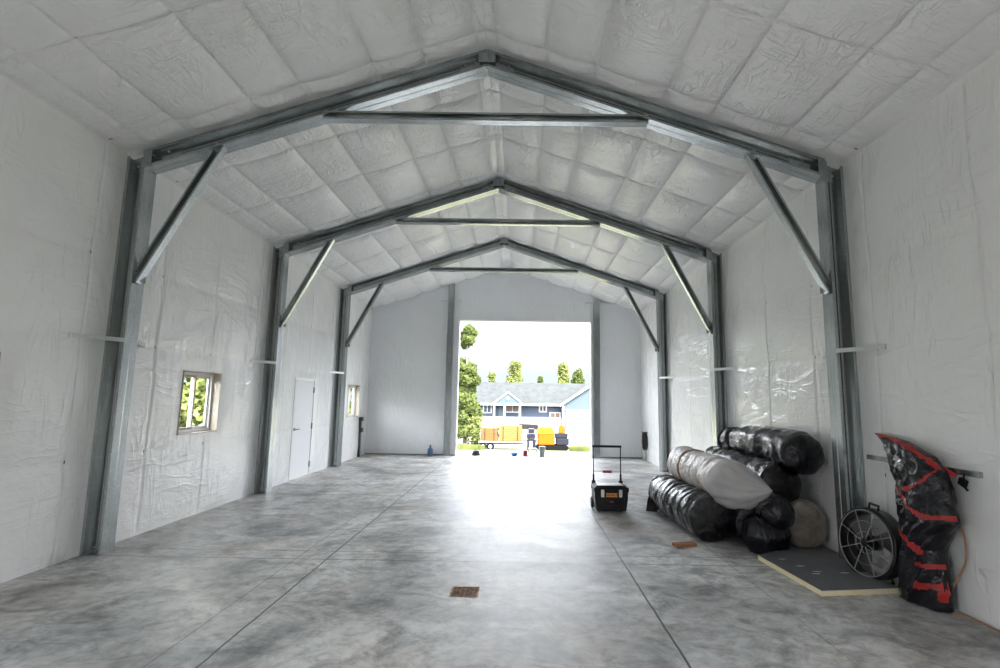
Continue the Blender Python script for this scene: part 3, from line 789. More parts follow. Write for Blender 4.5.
# ------------------------------------------------------------------ black and red bundle leaning on the right wall
def bundle():
    rows = [((5.47, 1.385), (5.48, 1.39), .006), ((5.26, 1.29), (5.14, 1.37), .05), ((5.18, 1.22), (4.95, 1.35), .08), ((5.12, 1.14), (4.77, 1.30), .10),
            ((5.05, 1.06), (4.60, 1.24), .12), ((4.98, .98), (4.49, 1.14), .13), ((5.00, .86), (4.44, .99), .13), ((5.00, .73), (4.42, .86), .13),
            ((4.99, .63), (4.38, .74), .13), ((4.97, .53), (4.50, .63), .13), ((4.97, .40), (4.57, .49), .135), ((5.01, .20), (4.56, .33), .135),
            ((5.05, .07), (4.55, .16), .13), ((5.05, .006), (4.57, .012), .125)]
    def samp(t):
        x = t*(len(rows)-1); i = min(int(x), len(rows)-2); f = x-i
        A, Bq = rows[i], rows[i+1]
        f = f*f*(3-2*f)*.4 + f*.6
        return Vector((0,)+A[0]).lerp(Vector((0,)+Bq[0]), f), Vector((0,)+A[1]).lerp(Vector((0,)+Bq[1]), f), A[2]+(Bq[2]-A[2])*f
    NU, NV = 170, 96
    vs = []
    for i in range(NU+1):
        t = i/NU; Lp, Rp, th = samp(t)
        c = (Lp+Rp)/2; e = (Rp-Lp)/2; cx = W-.03-th
        for j in range(NV):
            a = 2*PI*j/NV
            k1 = 1 + .10*nz(math.cos(a)*1.5, math.sin(a)*1.5, t*9) + .09*(1-2.4*abs(nz(math.cos(a)*2.2+t*10, math.sin(a)*2-t*6, 8))) + .04*nz(math.cos(a)*6, math.sin(a)*6, t*30)
            k2 = 1 + .25*(k1-1)
            p = Vector((cx, c.y, c.z)) + e*math.cos(a)*k2 + Vector((-th*math.sin(a)*(1+1.8*(k1-1)), 0, 0))
            p.x = min(p.x, W-.03); p.z = max(p.z, .004)
            vs.append(p)
    fs = [(i*NV+j, i*NV+(j+1) % NV, (i+1)*NV+(j+1) % NV, (i+1)*NV+j) for i in range(NU) for j in range(NV)]
    fs += [tuple(reversed(range(NV))), tuple(NU*NV+j for j in range(NV))]
    r = thing('plastic_bundle', 'tall black plastic bundle with red tape strips leaning on the right wall', 'wrapped bundle', (W-.2, 4.8, 0))
    # red tape strips: (y,z) polylines on the room side of the bundle with half widths
    strips = [([(5.47, 1.385), (5.14, 1.36), (4.95, 1.33), (4.77, 1.285), (4.60, 1.225), (4.50, 1.15)], .017),
              ([(4.50, 1.13), (4.55, 1.06), (4.62, 1.0), (4.74, .95)], .020),
              ([(4.96, .97), (4.78, .89), (4.72, .81), (4.60, .76), (4.46, .77), (4.38, .79)], .021),
              ([(4.93, .59), (4.80, .52), (4.66, .46)], .036),
              ([(4.70, .35), (4.50, .38)], .026),
              ([(4.70, .18), (4.54, .22), (4.55, .11)], .030)]
    mb = MB(); mb.add(vs, fs)
    def dseg(p, a, b):
        ap = (p[0]-a[0], p[1]-a[1]); ab = (b[0]-a[0], b[1]-a[1]); L = ab[0]**2+ab[1]**2
        t = max(0, min(1, (ap[0]*ab[0]+ap[1]*ab[1])/L)); return math.hypot(ap[0]-ab[0]*t, ap[1]-ab[1]*t)
    tape = [[] for _ in strips]
    for fi, f in enumerate(fs[:-2]):
        c = (vs[f[0]]+vs[f[1]]+vs[f[2]]+vs[f[3]])/4
        nrm = (vs[f[2]]-vs[f[0]]).cross(vs[f[3]]-vs[f[1]])
        out = -1
        if nrm.length > 0 and c.x > W-.05: continue
        for si, (pl, hw) in enumerate(strips):
            if min(dseg((c.y, c.z), pl[i], pl[i+1]) for i in range(len(pl)-1)) < hw*.82*(1+.9*nz(c.y*9, c.z*9)):
                tape[si].append(fi); break
    body = mb.build('plastic_wrap', M['black_bag'], r, smooth=True)
    for tl in tape:
        if not tl: continue
        ids = {}; v2 = []; f2 = []
        for fi in tl:
            f = fs[fi]; row = []
            nrm = (vs[f[2]]-vs[f[0]]).cross(vs[f[3]]-vs[f[1]]).normalized()
            cc = (vs[f[0]]+vs[f[2]])/2
            if nrm.x > 0: nrm = -nrm
            for vi in f:
                if vi not in ids:
                    ids[vi] = len(v2); v2.append(vs[vi]+nrm*.004)
                row.append(ids[vi])
            f2.append(row)
        m2 = MB(); m2.add(v2, f2); m2.build('red_tape_strip', M['red'], r, smooth=True)
    # strap end hooked over the rail
    mb = MB(); mb.bar((W-.12, 4.56, 1.17), (W-.07, 4.47, 1.10), .02, .035); mb.build('strap_end', M['red'], r)
    mb = MB(); mb.obox((W-.055, 4.42, 1.06), (.015, 0, 0), (0, .028, .014), (0, -.012, .026)); mb.bar((W-.05, 4.42, 1.07), (W-.056, 4.40, 1.14), .012, .012); mb.bar((W-.055, 4.44, 1.05), (W-.055, 4.38, 1.0), .012, .012); mb.build('strap_hook', M['black_pl'], r)
bundle()
mb = MB(); mb.box((W-.050, 4.27, 1.115), (W-.015, 5.62, 1.16))
tag(mb.build('metal_rail', M['galv']), 'thin grey metal rail fixed level on the right wall behind the red-taped bundle', 'rail')
pts = [(W-.08, 4.52, .76), (W-.06, 4.47, .70), (W-.05, 4.46, .56), (W-.05, 4.48, .42), (W-.07, 4.55, .28), (W-.09, 4.62, .14), (W-.11, 4.66, .02), (W-.09, 4.5, .012), (W-.05, 4.35, .012), (W-.06, 4.1, .012), (W-.05, 3.8, .012), (W-.06, 3.5, .012)]
def smooth_path(p, n=8):
    out = []; P = [Vector(q) for q in p]
    for i in range(len(P)-1):
        a, b, c, d = P[max(0, i-1)], P[i], P[i+1], P[min(len(P)-1, i+2)]
        for k in range(n):
            t = k/n; out.append(.5*((2*b)+(-a+c)*t+(2*a-5*b+4*c-d)*t*t+(-a+3*b-3*c+d)*t**3))
    return out + [P[-1]]
mb = MB(); mb.tube(smooth_path(pts), .007, 8)
tag(mb.build('extension_cord', M['cord'], smooth=True), 'orange cord dangling from the red-taped bundle and running along the wall foot', 'cord')

# ------------------------------------------------------------------ small things by the far end
r = thing('cord_coil', 'black cord coil hung low on the right wall near the far corner', 'cord coil', (W-.06, 15.25, 0))
mb = MB()
for k in range(7):
    pts = []
    for i in range(29):
        t = 2*PI*i/28; pts.append((W-.05-.012*k+.01*nz(k, i*.6), 15.25+(.16+.01*nz(k*3, i*.5))*math.cos(t), .56+.24*math.sin(t)+.01*nz(i, k)))
    mb.tube(pts, .014, 6, False)
mb.build('cord_loops', M['black_rub'], r, smooth=True)
mb = MB(); mb.tube([(W-.07, 15.2, .32), (W-.05, 15.22, .15), (W-.06, 15.2, .008)], .012, 6); mb.tube([(W-.07, 15.3, .33), (W-.05, 15.31, .15), (W-.06, 15.3, .008)], .012, 6)
mb.build('cord_tail', M['grey_pl'], r)
mb = MB(); mb.tube([(W-.002, 15.25, .80), (W-.16, 15.25, .80), (W-.17, 15.25, .84)], .012, 6); mb.build('wall_hook', M['dark_metal'], r)
r = thing('wall_conduit', 'black upright conduit with switch boxes on the left wall by the corner', 'conduit', (-W+.05, 15.28, 0))
mb = MB(); mb.box((-W+.005, 15.22, .0), (-W+.06, 15.33, .99)); mb.build('conduit_channel', M['box_dark'], r, bevel=.004)
mb = MB(); mb.box((-W+.004, 15.20, .99), (-W+.09, 15.38, 1.10)); mb.build('switch_box', M['box_dark'], r, bevel=.004)
mb = MB(); mb.box((-W+.06, 15.21, .68), (-W+.10, 15.37, .80)); mb.build('outlet_box', M['box_dark'], r, bevel=.004)
r = thing('plastic_bottle', 'slate blue plastic bottle on the floor against the far wall', 'bottle', (-2.13, 15.8, 0))
mb = MB(); mb.lathe((-2.13, 15.8, 0), [(.07, 0), (.078, .01), (.078, .17), (.06, .21), (.028, .25), (.026, .28)], 20); mb.build('bottle_body', M['bottle_blue'], r, auto=40)
mb = MB(); mb.lathe((-2.13, 15.8, .28), [(.03, 0), (.03, .03)], 16); mb.build('cap', M['navy'], r)
r = thing('plastic_basin', 'bright blue round basin on the threshold of the big opening', 'basin', (.32, 16.15, 0))
mb = MB(); mb.lathe((.32, 16.15, 0), [(.07, .0), (.12, .09), (.128, .09), (.122, .08), (.075, .012), (.01, .01)], 28); mb.build('basin_bowl', M['blue_pl'], r, auto=50)
r = thing('folding_stool', 'low white folding stool with dark legs in the big opening', 'stool', (.86, 16.1, 0))
mb = MB(); mb.box((.73, 16.0, .20), (.99, 16.2, .235)); mb.build('seat', M['white_paint'], r, bevel=.006)
for x in (.75, .97):
    for y in (16.02, 16.18):
        mb = MB(); mb.bar((x, y, .20), (x+(.02 if x > .8 else -.02), y, 0.0), .022, .022, (0, 1, 0)); mb.build('leg', M['dark_metal'], r)
r = thing('lidded_bucket', 'grey bucket with navy lid at the big opening beside the stool', 'bucket', (1.14, 16.0, 0))
mb = MB(); mb.lathe((1.14, 16.0, 0), [(.075, 0), (.092, .25), (.096, .25), (.096, .262)], 24); mb.build('bucket_body', M['grey_pl'], r, auto=40)
mb = MB(); mb.lathe((1.14, 16.0, .262), [(.10, 0), (.10, .03), (.07, .045), (.03, .05)], 24); mb.build('lid', M['navy'], r, auto=40)
mb = MB(); mb.tube([(1.04, 16.0, .23), (1.06, 15.93, .19), (1.14, 15.89, .17), (1.22, 15.93, .19), (1.24, 16.0, .23)], .005, 6); mb.build('bucket_handle', M['wire'], r)
r = thing('fuel_can', 'small dull red can left of the white stool in the opening', 'can', (.65, 16.15, 0))
mb = MB(); mb.box((.58, 16.08, 0), (.71, 16.2, .17)); mb.build('can_body', M['red_pl'], r, bevel=.012)
mb = MB(); mb.tube([(.61, 16.14, .165), (.62, 16.14, .21), (.68, 16.14, .21), (.69, 16.14, .165)], .01, 6); mb.build('can_handle', M['red_pl'], r)
# hose pile
mb = MB()
for k in range(5):
    pts = [(-.82+(.13-.012*k)*math.cos(2*PI*i/24)+.01*nz(i, k), 16.13+(.08-.008*k)*math.sin(2*PI*i/24), .018+.028*k+.014*nz(i*.4, k*3)) for i in range(25)]
    mb.tube(pts, .014, 6, False)
tag(mb.build('hose_coil', M['box_dark'], smooth=True), 'dark hose coil at the left side of the big opening', 'hose')

# ------------------------------------------------------------------ outside
def gz(y):
    if y < 17: return -.03
    if y < 37: return -.03-1.72*(y-17)/20
    return -1.75-.25*min(1, (y-37)/23)
def ground_mat():
    m, nt, b = new_mat('yard_ground')
    tc = N(nt, 'ShaderNodeTexCoord').outputs['Object']
    sx = N(nt, 'ShaderNodeSeparateXYZ'); nt.links.new(tc, sx.inputs[0])
    n1 = noise_node(nt, .25, 5, .6, .4, tc); n2 = noise_node(nt, 3, 4, .6, 0, tc)
    dirt = ramp(nt, n2, [(.3, (.07, .055, .042)), (.7, (.12, .10, .08))])
    grass = ramp(nt, n2, [(.3, (.08, .10, .03)), (.7, (.14, .17, .05))])
    f = math_node(nt, 'GREATER_THAN', n1, .52)
    nt.links.new(mixc(nt, f, dirt, grass), b.inputs['Base Color']); b.inputs['Roughness'].default_value = .9
    return m
mb = MB(); ys = [-60, -30, Y0-.3, 17, 20, 24, 28, 32, 37, 41, 46, 52, 60, 80, 110, 160]
xs = [-90, -50, -25, -12, -4, 0, 4, 8, 14, 25, 50, 90]
sheet(mb, xs, ys, lambda x, y: (x, y, gz(y)-.1 if -4 < y < 16.2 else gz(y)))
o = mb.build('ground', ground_mat()); o['kind'] = 'structure'
mb = MB(); mb.box((-2.2, Y4+.31, -.12), (3.4, Y4+1.6, -.008))
o = mb.build('pavement', simple('apron_concrete', (.4, .39, .37), .8)); o['kind'] = 'structure'
mb = MB(); sheet(mb, [-90, -30, 0, 30, 90], [41, 46, 50], lambda x, y: (x, y, gz(y)+.03))
o = mb.build('road', simple('pale_road', (0.151, 0.144, 0.144), .85)); o['kind'] = 'structure'

M['siding'] = simple('blue_grey_siding', (0.0348, 0.0437, 0.0585), .7)
M['siding_l'] = simple('light_blue_siding', (0.0585, 0.0747, 0.0881), .7)
M['shingle'] = plastic('pale_grey_shingles', (0.0333, 0.0355, 0.0370), (0.0444, 0.0481, 0.0481), .85, 6, .3, .2)
M['trimw'] = simple('house_white_trim', (0.2960, 0.2960, 0.2960), .6)
M['dark_glass'] = simple('dark_window_glass', (0.0163, 0.0133, 0.0133), .2)
M['brown_glass'] = simple('brown_curtained_glass', (0.0585, 0.0318, 0.0215), .3)
M['garage'] = simple('pale_blue_garage_door', (0.0799, 0.0932, 0.1117), .6)
def house():
    zb = -2.0; r = thing('house', 'long blue-grey house with pale roof and white-trimmed gables seen through the opening', 'house', (2.5, 64, zb))
    mb = MB()
    mb.box((-4.0, 60.4, zb), (5.25, 68, 1.15)); mb.build('wall', M['siding'], r)
    mb = MB(); mb.prism([(5.25, 59.2, zb), (12.0, 59.2, zb), (12.0, 59.2, 1.15), (8.62, 59.2, 3.35), (5.25, 59.2, 1.15)], (0, 8.8, 0)); mb.build('garage_wing', M['siding_l'], r)
    mb = MB(); mb.prism([(-4.4, 59.8, 1.08), (-4.4, 64.1, 3.50), (-4.4, 68.4, 1.08), (-4.4, 68.4, 1.22), (-4.4, 64.1, 3.66), (-4.4, 59.8, 1.22)], (12.9, 0, 0)); rf = mb.build('roof', M['shingle'], r)
    mb = MB()
    for s, x0, x1 in ((1, 4.9, 8.62), (-1, 12.35, 8.62)):
        mb.prism([(x0, 58.9, .98), (x1, 58.9, 3.42), (x1, 58.9, 3.62), (x0, 58.9, 1.18)], (0, 9.2, 0))
    mb.build('garage_roof', M['shingle'], r)
    mb = MB()
    mb.prism([(4.9, 58.85, .92), (8.62, 58.85, 3.36), (8.62, 58.85, 3.60), (4.9, 58.85, 1.16)], (0, .05, 0)); mb.prism([(12.35, 58.85, .92), (8.62, 58.85, 3.36), (8.62, 58.85, 3.60), (12.35, 58.85, 1.16)], (0, .05, 0))
    mb.box((-4.4, 59.72, .98), (5.0, 59.8, 1.2))
    mb.box((5.2, 59.1, zb), (5.42, 59.25, 1.1)); mb.box((5.62, 59.1, .40), (11.6, 59.22, .66)); mb.box((5.62, 59.1, zb), (5.84, 59.22, .5)); mb.box((11.4, 59.1, zb), (11.6, 59.22, .5))
    mb.build('white_trim', M['trimw'], r)
    mb = MB(); mb.box((5.84, 59.12, zb), (11.4, 59.19, .40))
    for k in range(1, 4): mb.box((5.84, 59.10, zb+.6*k-.015), (11.4, 59.12, zb+.6*k+.015))
    mb.build('garage_door', M['garage'], r)
    # porch with its own gable
    mb = MB(); mb.prism([(-2.15, 58.6, 1.16), (.62, 58.6, 1.16), (-.77, 58.6, 2.30)], (0, 3, 0)); pg = mb.build('porch_gable', M['siding_l'], r)
    mb = MB()
    mb.prism([(-2.5, 58.5, .98), (-.77, 58.5, 2.35), (-.77, 58.5, 2.58), (-2.5, 58.5, 1.2)], (0, .12, 0)); mb.prism([(.98, 58.5, .98), (-.77, 58.5, 2.35), (-.77, 58.5, 2.58), (.98, 58.5, 1.2)], (0, .12, 0)); mb.box((-2.3, 58.52, 1.0), (.8, 58.62, 1.17))
    mb.lathe((-.77, 58.55, 1.75), [(.17, 0), (.17, -.05)], 16, 'y')
    mb.build('porch_trim', M['trimw'], pg)
    mb = MB(); mb.prism([(-2.5, 58.6, 1.2), (-.77, 58.6, 2.58), (-.77, 58.6, 2.66), (-2.5, 58.6, 1.28)], (0, 3.6, 0)); mb.prism([(.98, 58.6, 1.2), (-.77, 58.6, 2.58), (-.77, 58.6, 2.66), (.98, 58.6, 1.28)], (0, 3.6, 0)); mb.build('porch_roof', M['shingle'], pg)
    for x in (-2.28, -1.15, .55, .0):
        if x == 0: continue
        mb = MB(); mb.box((x-.1, 58.6, zb), (x+.1, 58.8, 1.05)); mb.build('porch_post', M['trimw'], r)
    mb = MB(); mb.box((-3.9, 58.7, -.35), (5.0, 58.76, -.25)); mb.box((-3.9, 58.7, -1.1), (5.0, 58.76, -1.0))
    for k in range(60): mb.box((-3.85+.15*k, 58.71, -1.05), (-3.80+.15*k, 58.75, -.3))
    mb.build('porch_railing', M['trimw'], r)
    mb = MB(); mb.box((-4.0, 58.6, zb), (5.1, 60.4, -1.15)); mb.build('porch_deck', M['trimw'], r)
    for (a, b, c, d, m) in ((-1.0, .42, .30, 1.0, 'brown_glass'), (2.8, 3.45, .40, 1.05, 'dark_glass'), (-3.5, -2.75, .2, .95, 'siding'), (4.0, 5.0, -.3, .2, 'brown_glass')):
        mb = MB(); mb.box((a-.12, 60.3, c-.12), (b+.12, 60.4, d+.10)); w = mb.build('window', M['trimw'], r)
        mb = MB(); mb.box((a, 60.27, c), ((a+b)/2-.04, 60.3, d)); mb.box(((a+b)/2+.04, 60.27, c), (b, 60.3, d)); mb.build('window_pane', M[m], w)
    mb = MB(); mb.box((-1.85, 60.3, -1.15), (-1.25, 60.38, .98)); mb.build('front_door', M['siding_l'], r)
house()
for k_ in ('siding', 'siding_l', 'shingle', 'garage', 'trimw'): M[k_].node_tree.nodes['Principled BSDF'].inputs['Specular IOR Level'].default_value = .05

def leaf_mat(name, c0, c1):
    m, nt, b = new_mat(name)
    tc = N(nt, 'ShaderNodeTexCoord').outputs['Object']
    nt.links.new(ramp(nt, noise_node(nt, 1.5, 3, .6, 0, tc), [(.35, c0), (.65, c1)]), b.inputs['Base Color'])
    b.inputs['Roughness'].default_value = .8
    return m
M['leaf'] = leaf_mat('pine_green', (0.0266, 0.0418, 0.0091), (0.0760, 0.0874, 0.0266))
M['leaf2'] = leaf_mat('yellow_green_leaves', (0.0532, 0.0684, 0.0190), (0.1140, 0.1216, 0.0380))
M['bark'] = simple('pale_bark', (0.119, 0.101, 0.086), .9)
def tree(x, y, base, h, rad, label, mat='leaf', n=1500, seed=0, low=.15, conic=.7, trunkr=.12, leaf=.16, group=None, gaps=None):
    rn = random.Random(seed)
    r = thing('tree', label, 'tree', (x, y, base), group)
    mb = MB(); mb.tube([(x, y, base-.2), (x+.05, y, base+h*.5), (x, y, base+h*.93)], [trunkr, trunkr*.7, trunkr*.2], 8)
    for k in range(9):
        a = rn.uniform(0, 2*PI); z = base+h*rn.uniform(low, .9); L = rad*.7*(1-conic*(z-base)/h)
        mb.tube([(x, y, z), (x+math.cos(a)*L, y+math.sin(a)*L, z+.15*L)], [trunkr*.3, trunkr*.08], 5)
    mb.build('trunk', M['bark'], r, smooth=True)
    mb = MB(); cl = []
    for k in range(60):
        t = rn.uniform(low, 1)
        if gaps and gaps[0] < t < gaps[1]: continue
        R = rad*(1-conic*(t-low)/(1-low)); a = rn.uniform(0, 2*PI); q = R*math.sqrt(rn.random())*.8
        cl.append((x+q*math.cos(a), y+q*math.sin(a), base+h*t, max(.25*rad, R*.42)))
    for k in range(n):
        c = rn.choice(cl); v = Vector((rn.gauss(0, 1), rn.gauss(0, 1), rn.gauss(0, .7))); v = v/max(1, v.length)*c[3]
        p = Vector(c[:3])+v; a = Vector((rn.gauss(0, 1), rn.gauss(0, 1), rn.gauss(0, 1))).normalized()*leaf*rn.uniform(.5, 1.2); b2 = a.orthogonal().normalized()*leaf*rn.uniform(.3, .7)
        mb.add([p-a, p+b2, p+a, p-b2], [(0, 1, 2, 3)])
    mb.build('foliage', M[mat], r)
TG = 'trees behind the blue-grey house'
tree(-3.75, 42, gz(42), 9.0, 1.45, 'tall pine filling the left side of the big opening', 'leaf', 9500, 1, .08, .62, .16, .18, gaps=(.72, .86))
tree(-2.75, 38.9, gz(39), 2.0, .65, 'low light green bush beside the tall pine', 'leaf2', 1500, 11, .05, .3, .05, .12)
tree(-4.3, 91, -2, 7.9, 1.6, 'leftmost small tree behind the house roof', 'leaf2', 2200, 2, .35, .85, leaf=.26, group=TG)
tree(-.25, 85, -2, 9.4, 2.5, 'wide yellow-green tree behind the house, left of roof centre', 'leaf2', 3600, 3, .35, .85, leaf=.26, group=TG)
tree(3.9, 88, -2, 7.3, 1.1, 'tiny treetop just above the middle of the house roof', 'leaf', 1500, 4, .35, .85, leaf=.26, group=TG)
tree(7.4, 85, -2, 9.2, 2.0, 'tall tree behind the right end of the house roof', 'leaf2', 3600, 5, .35, .85, leaf=.26, group=TG)
tree(10.4, 91, -2, 8.7, 2.1, 'rightmost tree beyond the house, close to the door jamb', 'leaf', 3200, 6, .35, .85, leaf=.26, group=TG)
tree(-17.5, 28, gz(28), 7, 2.6, 'green tree seen through the nearer left window', 'leaf2', 3500, 21, .1, .4, leaf=.25)
tree(-30, 82, -2, 14, 5.5, 'tree seen through the far left window', 'leaf', 3500, 22, .05, .4, leaf=.5)

M['lumber'] = simple('orange_lumber', (0.1368, 0.0654, 0.0220), .7)
M['lumber2'] = simple('yellow_lumber', (0.1505, 0.0988, 0.0327), .7)
M['orange'] = simple('bright_orange', (0.2052, 0.0600, 0.0030), .5)
M['yellowm'] = simple('bright_yellow', (0.2136, 0.1315, 0.0084), .5)
M['black_out'] = simple('outdoor_black', (.006, .006, .006), .8, 0, .03)
M['purple'] = simple('dark_slate', (0.0137, 0.0137, 0.0198), .4)
for k_ in ('lumber', 'lumber2', 'orange', 'yellowm', 'purple', 'leaf', 'leaf2'): M[k_].node_tree.nodes['Principled BSDF'].inputs['Specular IOR Level'].default_value = .08
# lumber trailer
yb = 37.; zg = gz(37)
r = thing('flatbed_trailer', 'flatbed trailer under lumber stacks, left of the yellow machine', 'trailer', (-.7, yb, zg))
mb = MB(); mb.box((-2.2, yb-.5, zg+.40), (.75, yb+1.3, zg+.50)); mb.bar((-2.2, yb+.4, zg+.45), (-3.0, yb+.4, zg+.50), .08, .08); mb.build('trailer_bed', M['purple'], r)
for x in (-1.95, -1.45):
    mb = MB(); mb.lathe((x, yb-.55, zg+.26), [(.1, -.08), (.25, -.08), (.26, -.04), (.26, .04), (.25, .08), (.1, .08)], 20, 'y'); w = mb.build('wheel', M['black_out'], r, auto=40)
    mb = MB(); mb.lathe((x, yb-.64, zg+.26), [(.12, 0), (.12, .03)], 14, 'y'); mb.build('hub', M['silver'], w)
mb = MB(); mb.tube([(-2.9, yb+.4, zg+.01), (-2.9, yb+.4, zg+.75)], .04, 8); mb.tube([(-3.0, yb+.3, zg+.75), (-2.8, yb+.5, zg+.75)], .03, 6); mb.build('tongue_jack', M['wire'], r)
mb = MB(); mb.box((-2.25, yb-.58, zg+.50), (.75, yb-.52, zg+.60)); mb.build('side_rail', M['wire'], r)
def lumber(x0, x1, z0, nrow, ncol, th, mat, label, seed):
    rn = random.Random(seed); rr = thing('lumber_stack', label, 'lumber stack', ((x0+x1)/2, yb, z0), 'lumber on the trailer')
    for i in range(nrow):
        mb = MB()
        for j in range(ncol):
            y = yb-.40+j*1.5/ncol; e = rn.uniform(-.05, .05)
            mb.box((x0+e, y, z0+i*th+.004), (x1+e, y+1.5/ncol-.02, z0+(i+1)*th-.015))
        mb.build('board_layer', mat, rr)
    for x in (x0+.25, x1-.25):
        mb = MB(); mb.box((x-.02, yb-.43, z0), (x+.02, yb-.41, z0+nrow*th)); mb.build('band', M['dark_metal'], rr)
lumber(-2.1, -.98, zg+.505, 8, 6, .12, M['lumber'], 'orange boards stacked on the wheel end of the trailer', 1)
lumber(-.86, .62, zg+.505, 9, 6, .125, M['lumber2'], 'yellow boards stacked on the right part of the trailer', 2)
# compact tracked machine
r = thing('tracked_loader', 'yellow and orange compact tracked machine parked right of the lumber trailer', 'machine', (2.5, 35, gz(35)))
z = gz(35)
for yy in (34.7, 35.8):
    mb = MB(); mb.prism([(1.75, yy, z+.02), (3.55, yy, z+.02), (3.75, yy, z+.2), (3.55, yy, z+.36), (1.75, yy, z+.36), (1.55, yy, z+.2)], (0, .35, 0)); mb.build('track', M['black_out'], r, bevel=.02)
mb = MB(); mb.prism([(1.7, 34.7, z+.38), (2.75, 34.7, z+.38), (2.75, 34.7, z+1.05), (1.7, 34.7, z+1.05)], (0, 1.4, 0)); mb.build('engine_cover', M['orange'], r, bevel=.04)
mb = MB(); mb.prism([(1.65, 34.68, z+1.06), (2.8, 34.68, z+1.06), (2.6, 34.68, z+1.48), (1.75, 34.68, z+1.48)], (0, 1.45, 0)); mb.build('hood', M['yellowm'], r, bevel=.04)
mb = MB(); mb.box((2.9, 34.7, z+.38), (3.68, 35.9, z+.80)); mb.box((2.84, 34.75, z+.82), (3.6, 35.8, z+1.12)); mb.build('counterweight', M['purple'], r, bevel=.04)
mb = MB(); mb.prism([(3.02, 34.9, z+1.13), (3.45, 34.9, z+1.13), (3.35, 34.9, z+1.62), (3.1, 34.9, z+1.62)], (0, .5, 0)); mb.build('orange_guard', M['orange'], r, bevel=.02)
r = thing('equipment_box', 'dark slate equipment stack between lumber trailer and yellow machine', 'equipment', (1.27, 35, z))
mb = MB(); mb.box((1.0, 34.6, z+.05), (1.55, 35.4, z+.70)); mb.build('cabinet', M['purple'], r, bevel=.03)
mb = MB(); mb.box((1.13, 34.57, z+.2), (1.33, 34.6, z+.6)); mb.build('label_plate', M['trimw'], r)
mb = MB(); mb.box((.98, 34.6, z+.75), (1.5, 35.4, z+1.05)); mb.box((1.08, 34.7, z+1.1), (1.45, 35.3, z+1.38)); mb.build('upper_tank', M['purple'], r, bevel=.03)
# parked pale car
M['car'] = simple('pale_car_paint', (.10, .105, .115), .5, 0, .1)
zc = gz(46)
r = thing('parked_car', 'pale parked car on the road behind the yellow machine', 'car', (1.5, 46, zc))
mb = MB(); x0, x1 = -.6, 3.6; yc = 45.3
mb.prism([(x0, yc, zc+.35), (x1, yc, zc+.35), (x1+.05, yc, zc+.75), (x1-.25, yc, zc+.95), (x1-1.0, yc, zc+1.02), (x1-1.6, yc, zc+1.5), (x0+1.1, yc, zc+1.55), (x0+.3, yc, zc+1.05), (x0, yc, zc+.95)], (0, 1.7, 0)); mb.build('car_body', M['car'], r, bevel=.08)
mb = MB(); mb.prism([(x1-1.12, yc-.01, zc+1.05), (x1-1.65, yc-.01, zc+1.43), (x0+1.15, yc-.01, zc+1.47), (x0+.5, yc-.01, zc+1.05)], (0, 1.72, 0)); mb.build('side_windows', M['dark_glass'], r)
for x in (x0+.8, x1-.8):
    for y in (yc-.02, yc+1.54):
        mb = MB(); mb.lathe((x, y, zc+.32), [(.15, 0), (.31, 0), (.32, .03), (.32, .17), (.3, .2)], 20, 'y'); mb.build('wheel', M['black_out'], r, auto=40)
# fence post with a thin rail by the grass
mb = MB(); mb.tube([(4.29, 30, gz(30)-.1), (4.3, 30, .33)], .05, 8)
tag(mb.build('fence_post', M['grey_pl']), 'thin dark post in the grass near the right jamb', 'post')
def grass(name, cx, cy, rx, ry, n, label, seed):
    rn = random.Random(seed); mb = MB()
    for k in range(n):
        a = rn.uniform(0, 2*PI); q = math.sqrt(rn.random()); x = cx+rx*q*math.cos(a); y = cy+ry*q*math.sin(a); h = rn.uniform(.12, .35); z = gz(y)
        dx = rn.uniform(-.08, .08); w = .03
        mb.add([(x-w, y, z-.02), (x+w, y, z-.02), (x+dx, y+rn.uniform(-.05, .05), z+h)], [(0, 1, 2)])
    tag(mb.build(name, M['leaf2']), label, 'grass', kind='stuff')
grass('grass', 4.0, 30, .7, 1.5, 2600, 'bright green grass tuft at the right jamb of the opening', 1)
grass('grass', -2.6, 31, 1.1, 2.0, 2600, 'dry grass clump at the left jamb of the opening', 2)

# ------------------------------------------------------------------ sky, sun, camera
SUN = Vector((.55, -.62, 1.0)).normalized()
w = bpy.data.worlds.new('sky'); sc.world = w; w.use_nodes = True; nt = w.node_tree
bg = nt.nodes['Background']
tc = N(nt, 'ShaderNodeTexCoord').outputs['Generated']
sx = N(nt, 'ShaderNodeSeparateXYZ'); nt.links.new(tc, sx.inputs[0])
cl = noise_node(nt, 2.2, 5, .55, .4, tc, ((1, 1, 5),))
col = ramp(nt, cl, [(.40, (.78, .87, 1.0)), (.58, (1, .99, .97))])
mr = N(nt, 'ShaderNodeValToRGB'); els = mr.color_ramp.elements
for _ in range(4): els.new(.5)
for e, (p, v) in zip(els, ((0, .27), (.15, .31), (.19, 3.4), (.30, 6.2), (.50, 3.2), (1, 1.3))): e.position = p; e.color = (v/8, v/8, v/8, 1)  # bright band above the visible sky, shaped to send light through the openings
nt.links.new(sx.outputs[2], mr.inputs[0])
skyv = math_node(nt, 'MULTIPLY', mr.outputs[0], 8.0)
dp = N(nt, 'ShaderNodeVectorMath', operation='DOT_PRODUCT'); nt.links.new(tc, dp.inputs[0]); dp.inputs[1].default_value = (0.1, -.95, .25)
gl = math_node(nt, 'MULTIPLY', math_node(nt, 'MAXIMUM', dp.outputs['Value'], 0.), 2.4)  # extra sky glow behind the camera, added to fill the near end
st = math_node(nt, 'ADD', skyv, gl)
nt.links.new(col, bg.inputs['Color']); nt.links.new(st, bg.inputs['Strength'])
sun = bpy.data.lights.new('sun', 'SUN'); sun.energy = 5.0; sun.angle = math.radians(3); sun.color = (1, .95, .88)
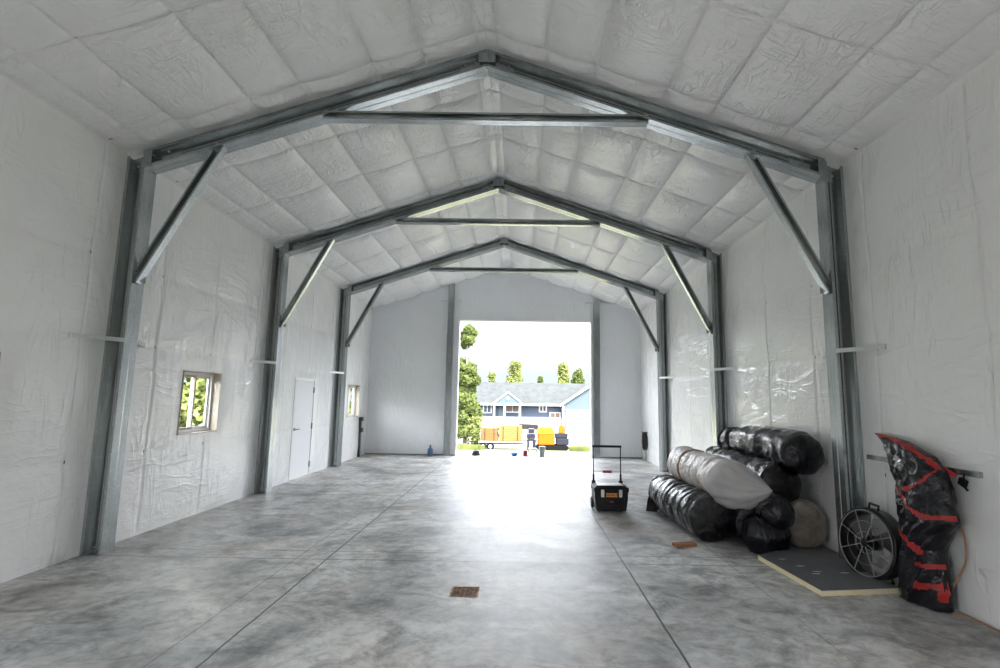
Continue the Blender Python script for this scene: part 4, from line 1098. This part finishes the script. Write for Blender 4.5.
so = bpy.data.objects.new('sun', sun); COL.objects.link(so); so.rotation_euler = SUN.to_track_quat('Z', 'Y').to_euler(); so.location = SUN*40
def portal(loc, rot, sx_, sy_):
    l = bpy.data.lights.new('opening_portal', 'AREA'); l.shape = 'RECTANGLE'; l.size = sx_; l.size_y = sy_; l.cycles.is_portal = True
    o = bpy.data.objects.new('opening_portal', l); COL.objects.link(o); o.location = loc; o.rotation_euler = rot
portal(((OX0+OX1)/2, Y4+.2, OZ/2), (-PI/2, 0, 0), OX1-OX0, OZ)
portal((0, Y0-.2, RZ/2), (PI/2, 0, 0), 2*RW, RZ)
portal((-W-.2, (SIDE_FILL[0]+SIDE_FILL[1])/2, 1.2), (0, -PI/2, 0), 2.4, SIDE_FILL[1]-SIDE_FILL[0])
portal((W+.2, (SIDE_FILL[0]+SIDE_FILL[1])/2, 1.2), (0, PI/2, 0), 2.4, SIDE_FILL[1]-SIDE_FILL[0])

f = 530.; PX, PY = 518.18, 326.75; pitch, yaw, roll = .1361, .0038, .0154
cam = bpy.data.cameras.new('camera'); co = bpy.data.objects.new('camera', cam); COL.objects.link(co); sc.camera = co
cam.sensor_fit = 'HORIZONTAL'; cam.sensor_width = 36; cam.lens = f/1000*36
cam.shift_x = (500-PX)/1000; cam.shift_y = (PY-334)/1000
fw = Vector((-math.sin(yaw)*math.cos(pitch), math.cos(yaw)*math.cos(pitch), math.sin(pitch)))
rt = Vector((math.cos(yaw), math.sin(yaw), 0)); up = rt.cross(fw)
r2 = rt*math.cos(roll)+up*math.sin(roll); u2 = -rt*math.sin(roll)+up*math.cos(roll)
m = Matrix((r2, u2, -fw)).transposed().to_4x4(); m.translation = Vector((.438, 0, 1.67)); co.matrix_world = m
cam.clip_start = .05; cam.clip_end = 500
vs_ = sc.view_settings; vs_.view_transform = 'Standard'; vs_.look = 'None'; vs_.gamma = 1; vs_.use_curve_mapping = False
vs_.exposure = 2.03
sc.cycles.use_denoising = True
sc.cycles.max_bounces = 14; sc.cycles.diffuse_bounces = 10; sc.cycles.glossy_bounces = 5; sc.cycles.transparent_max_bounces = 8
sc.cycles.sample_clamp_indirect = 8
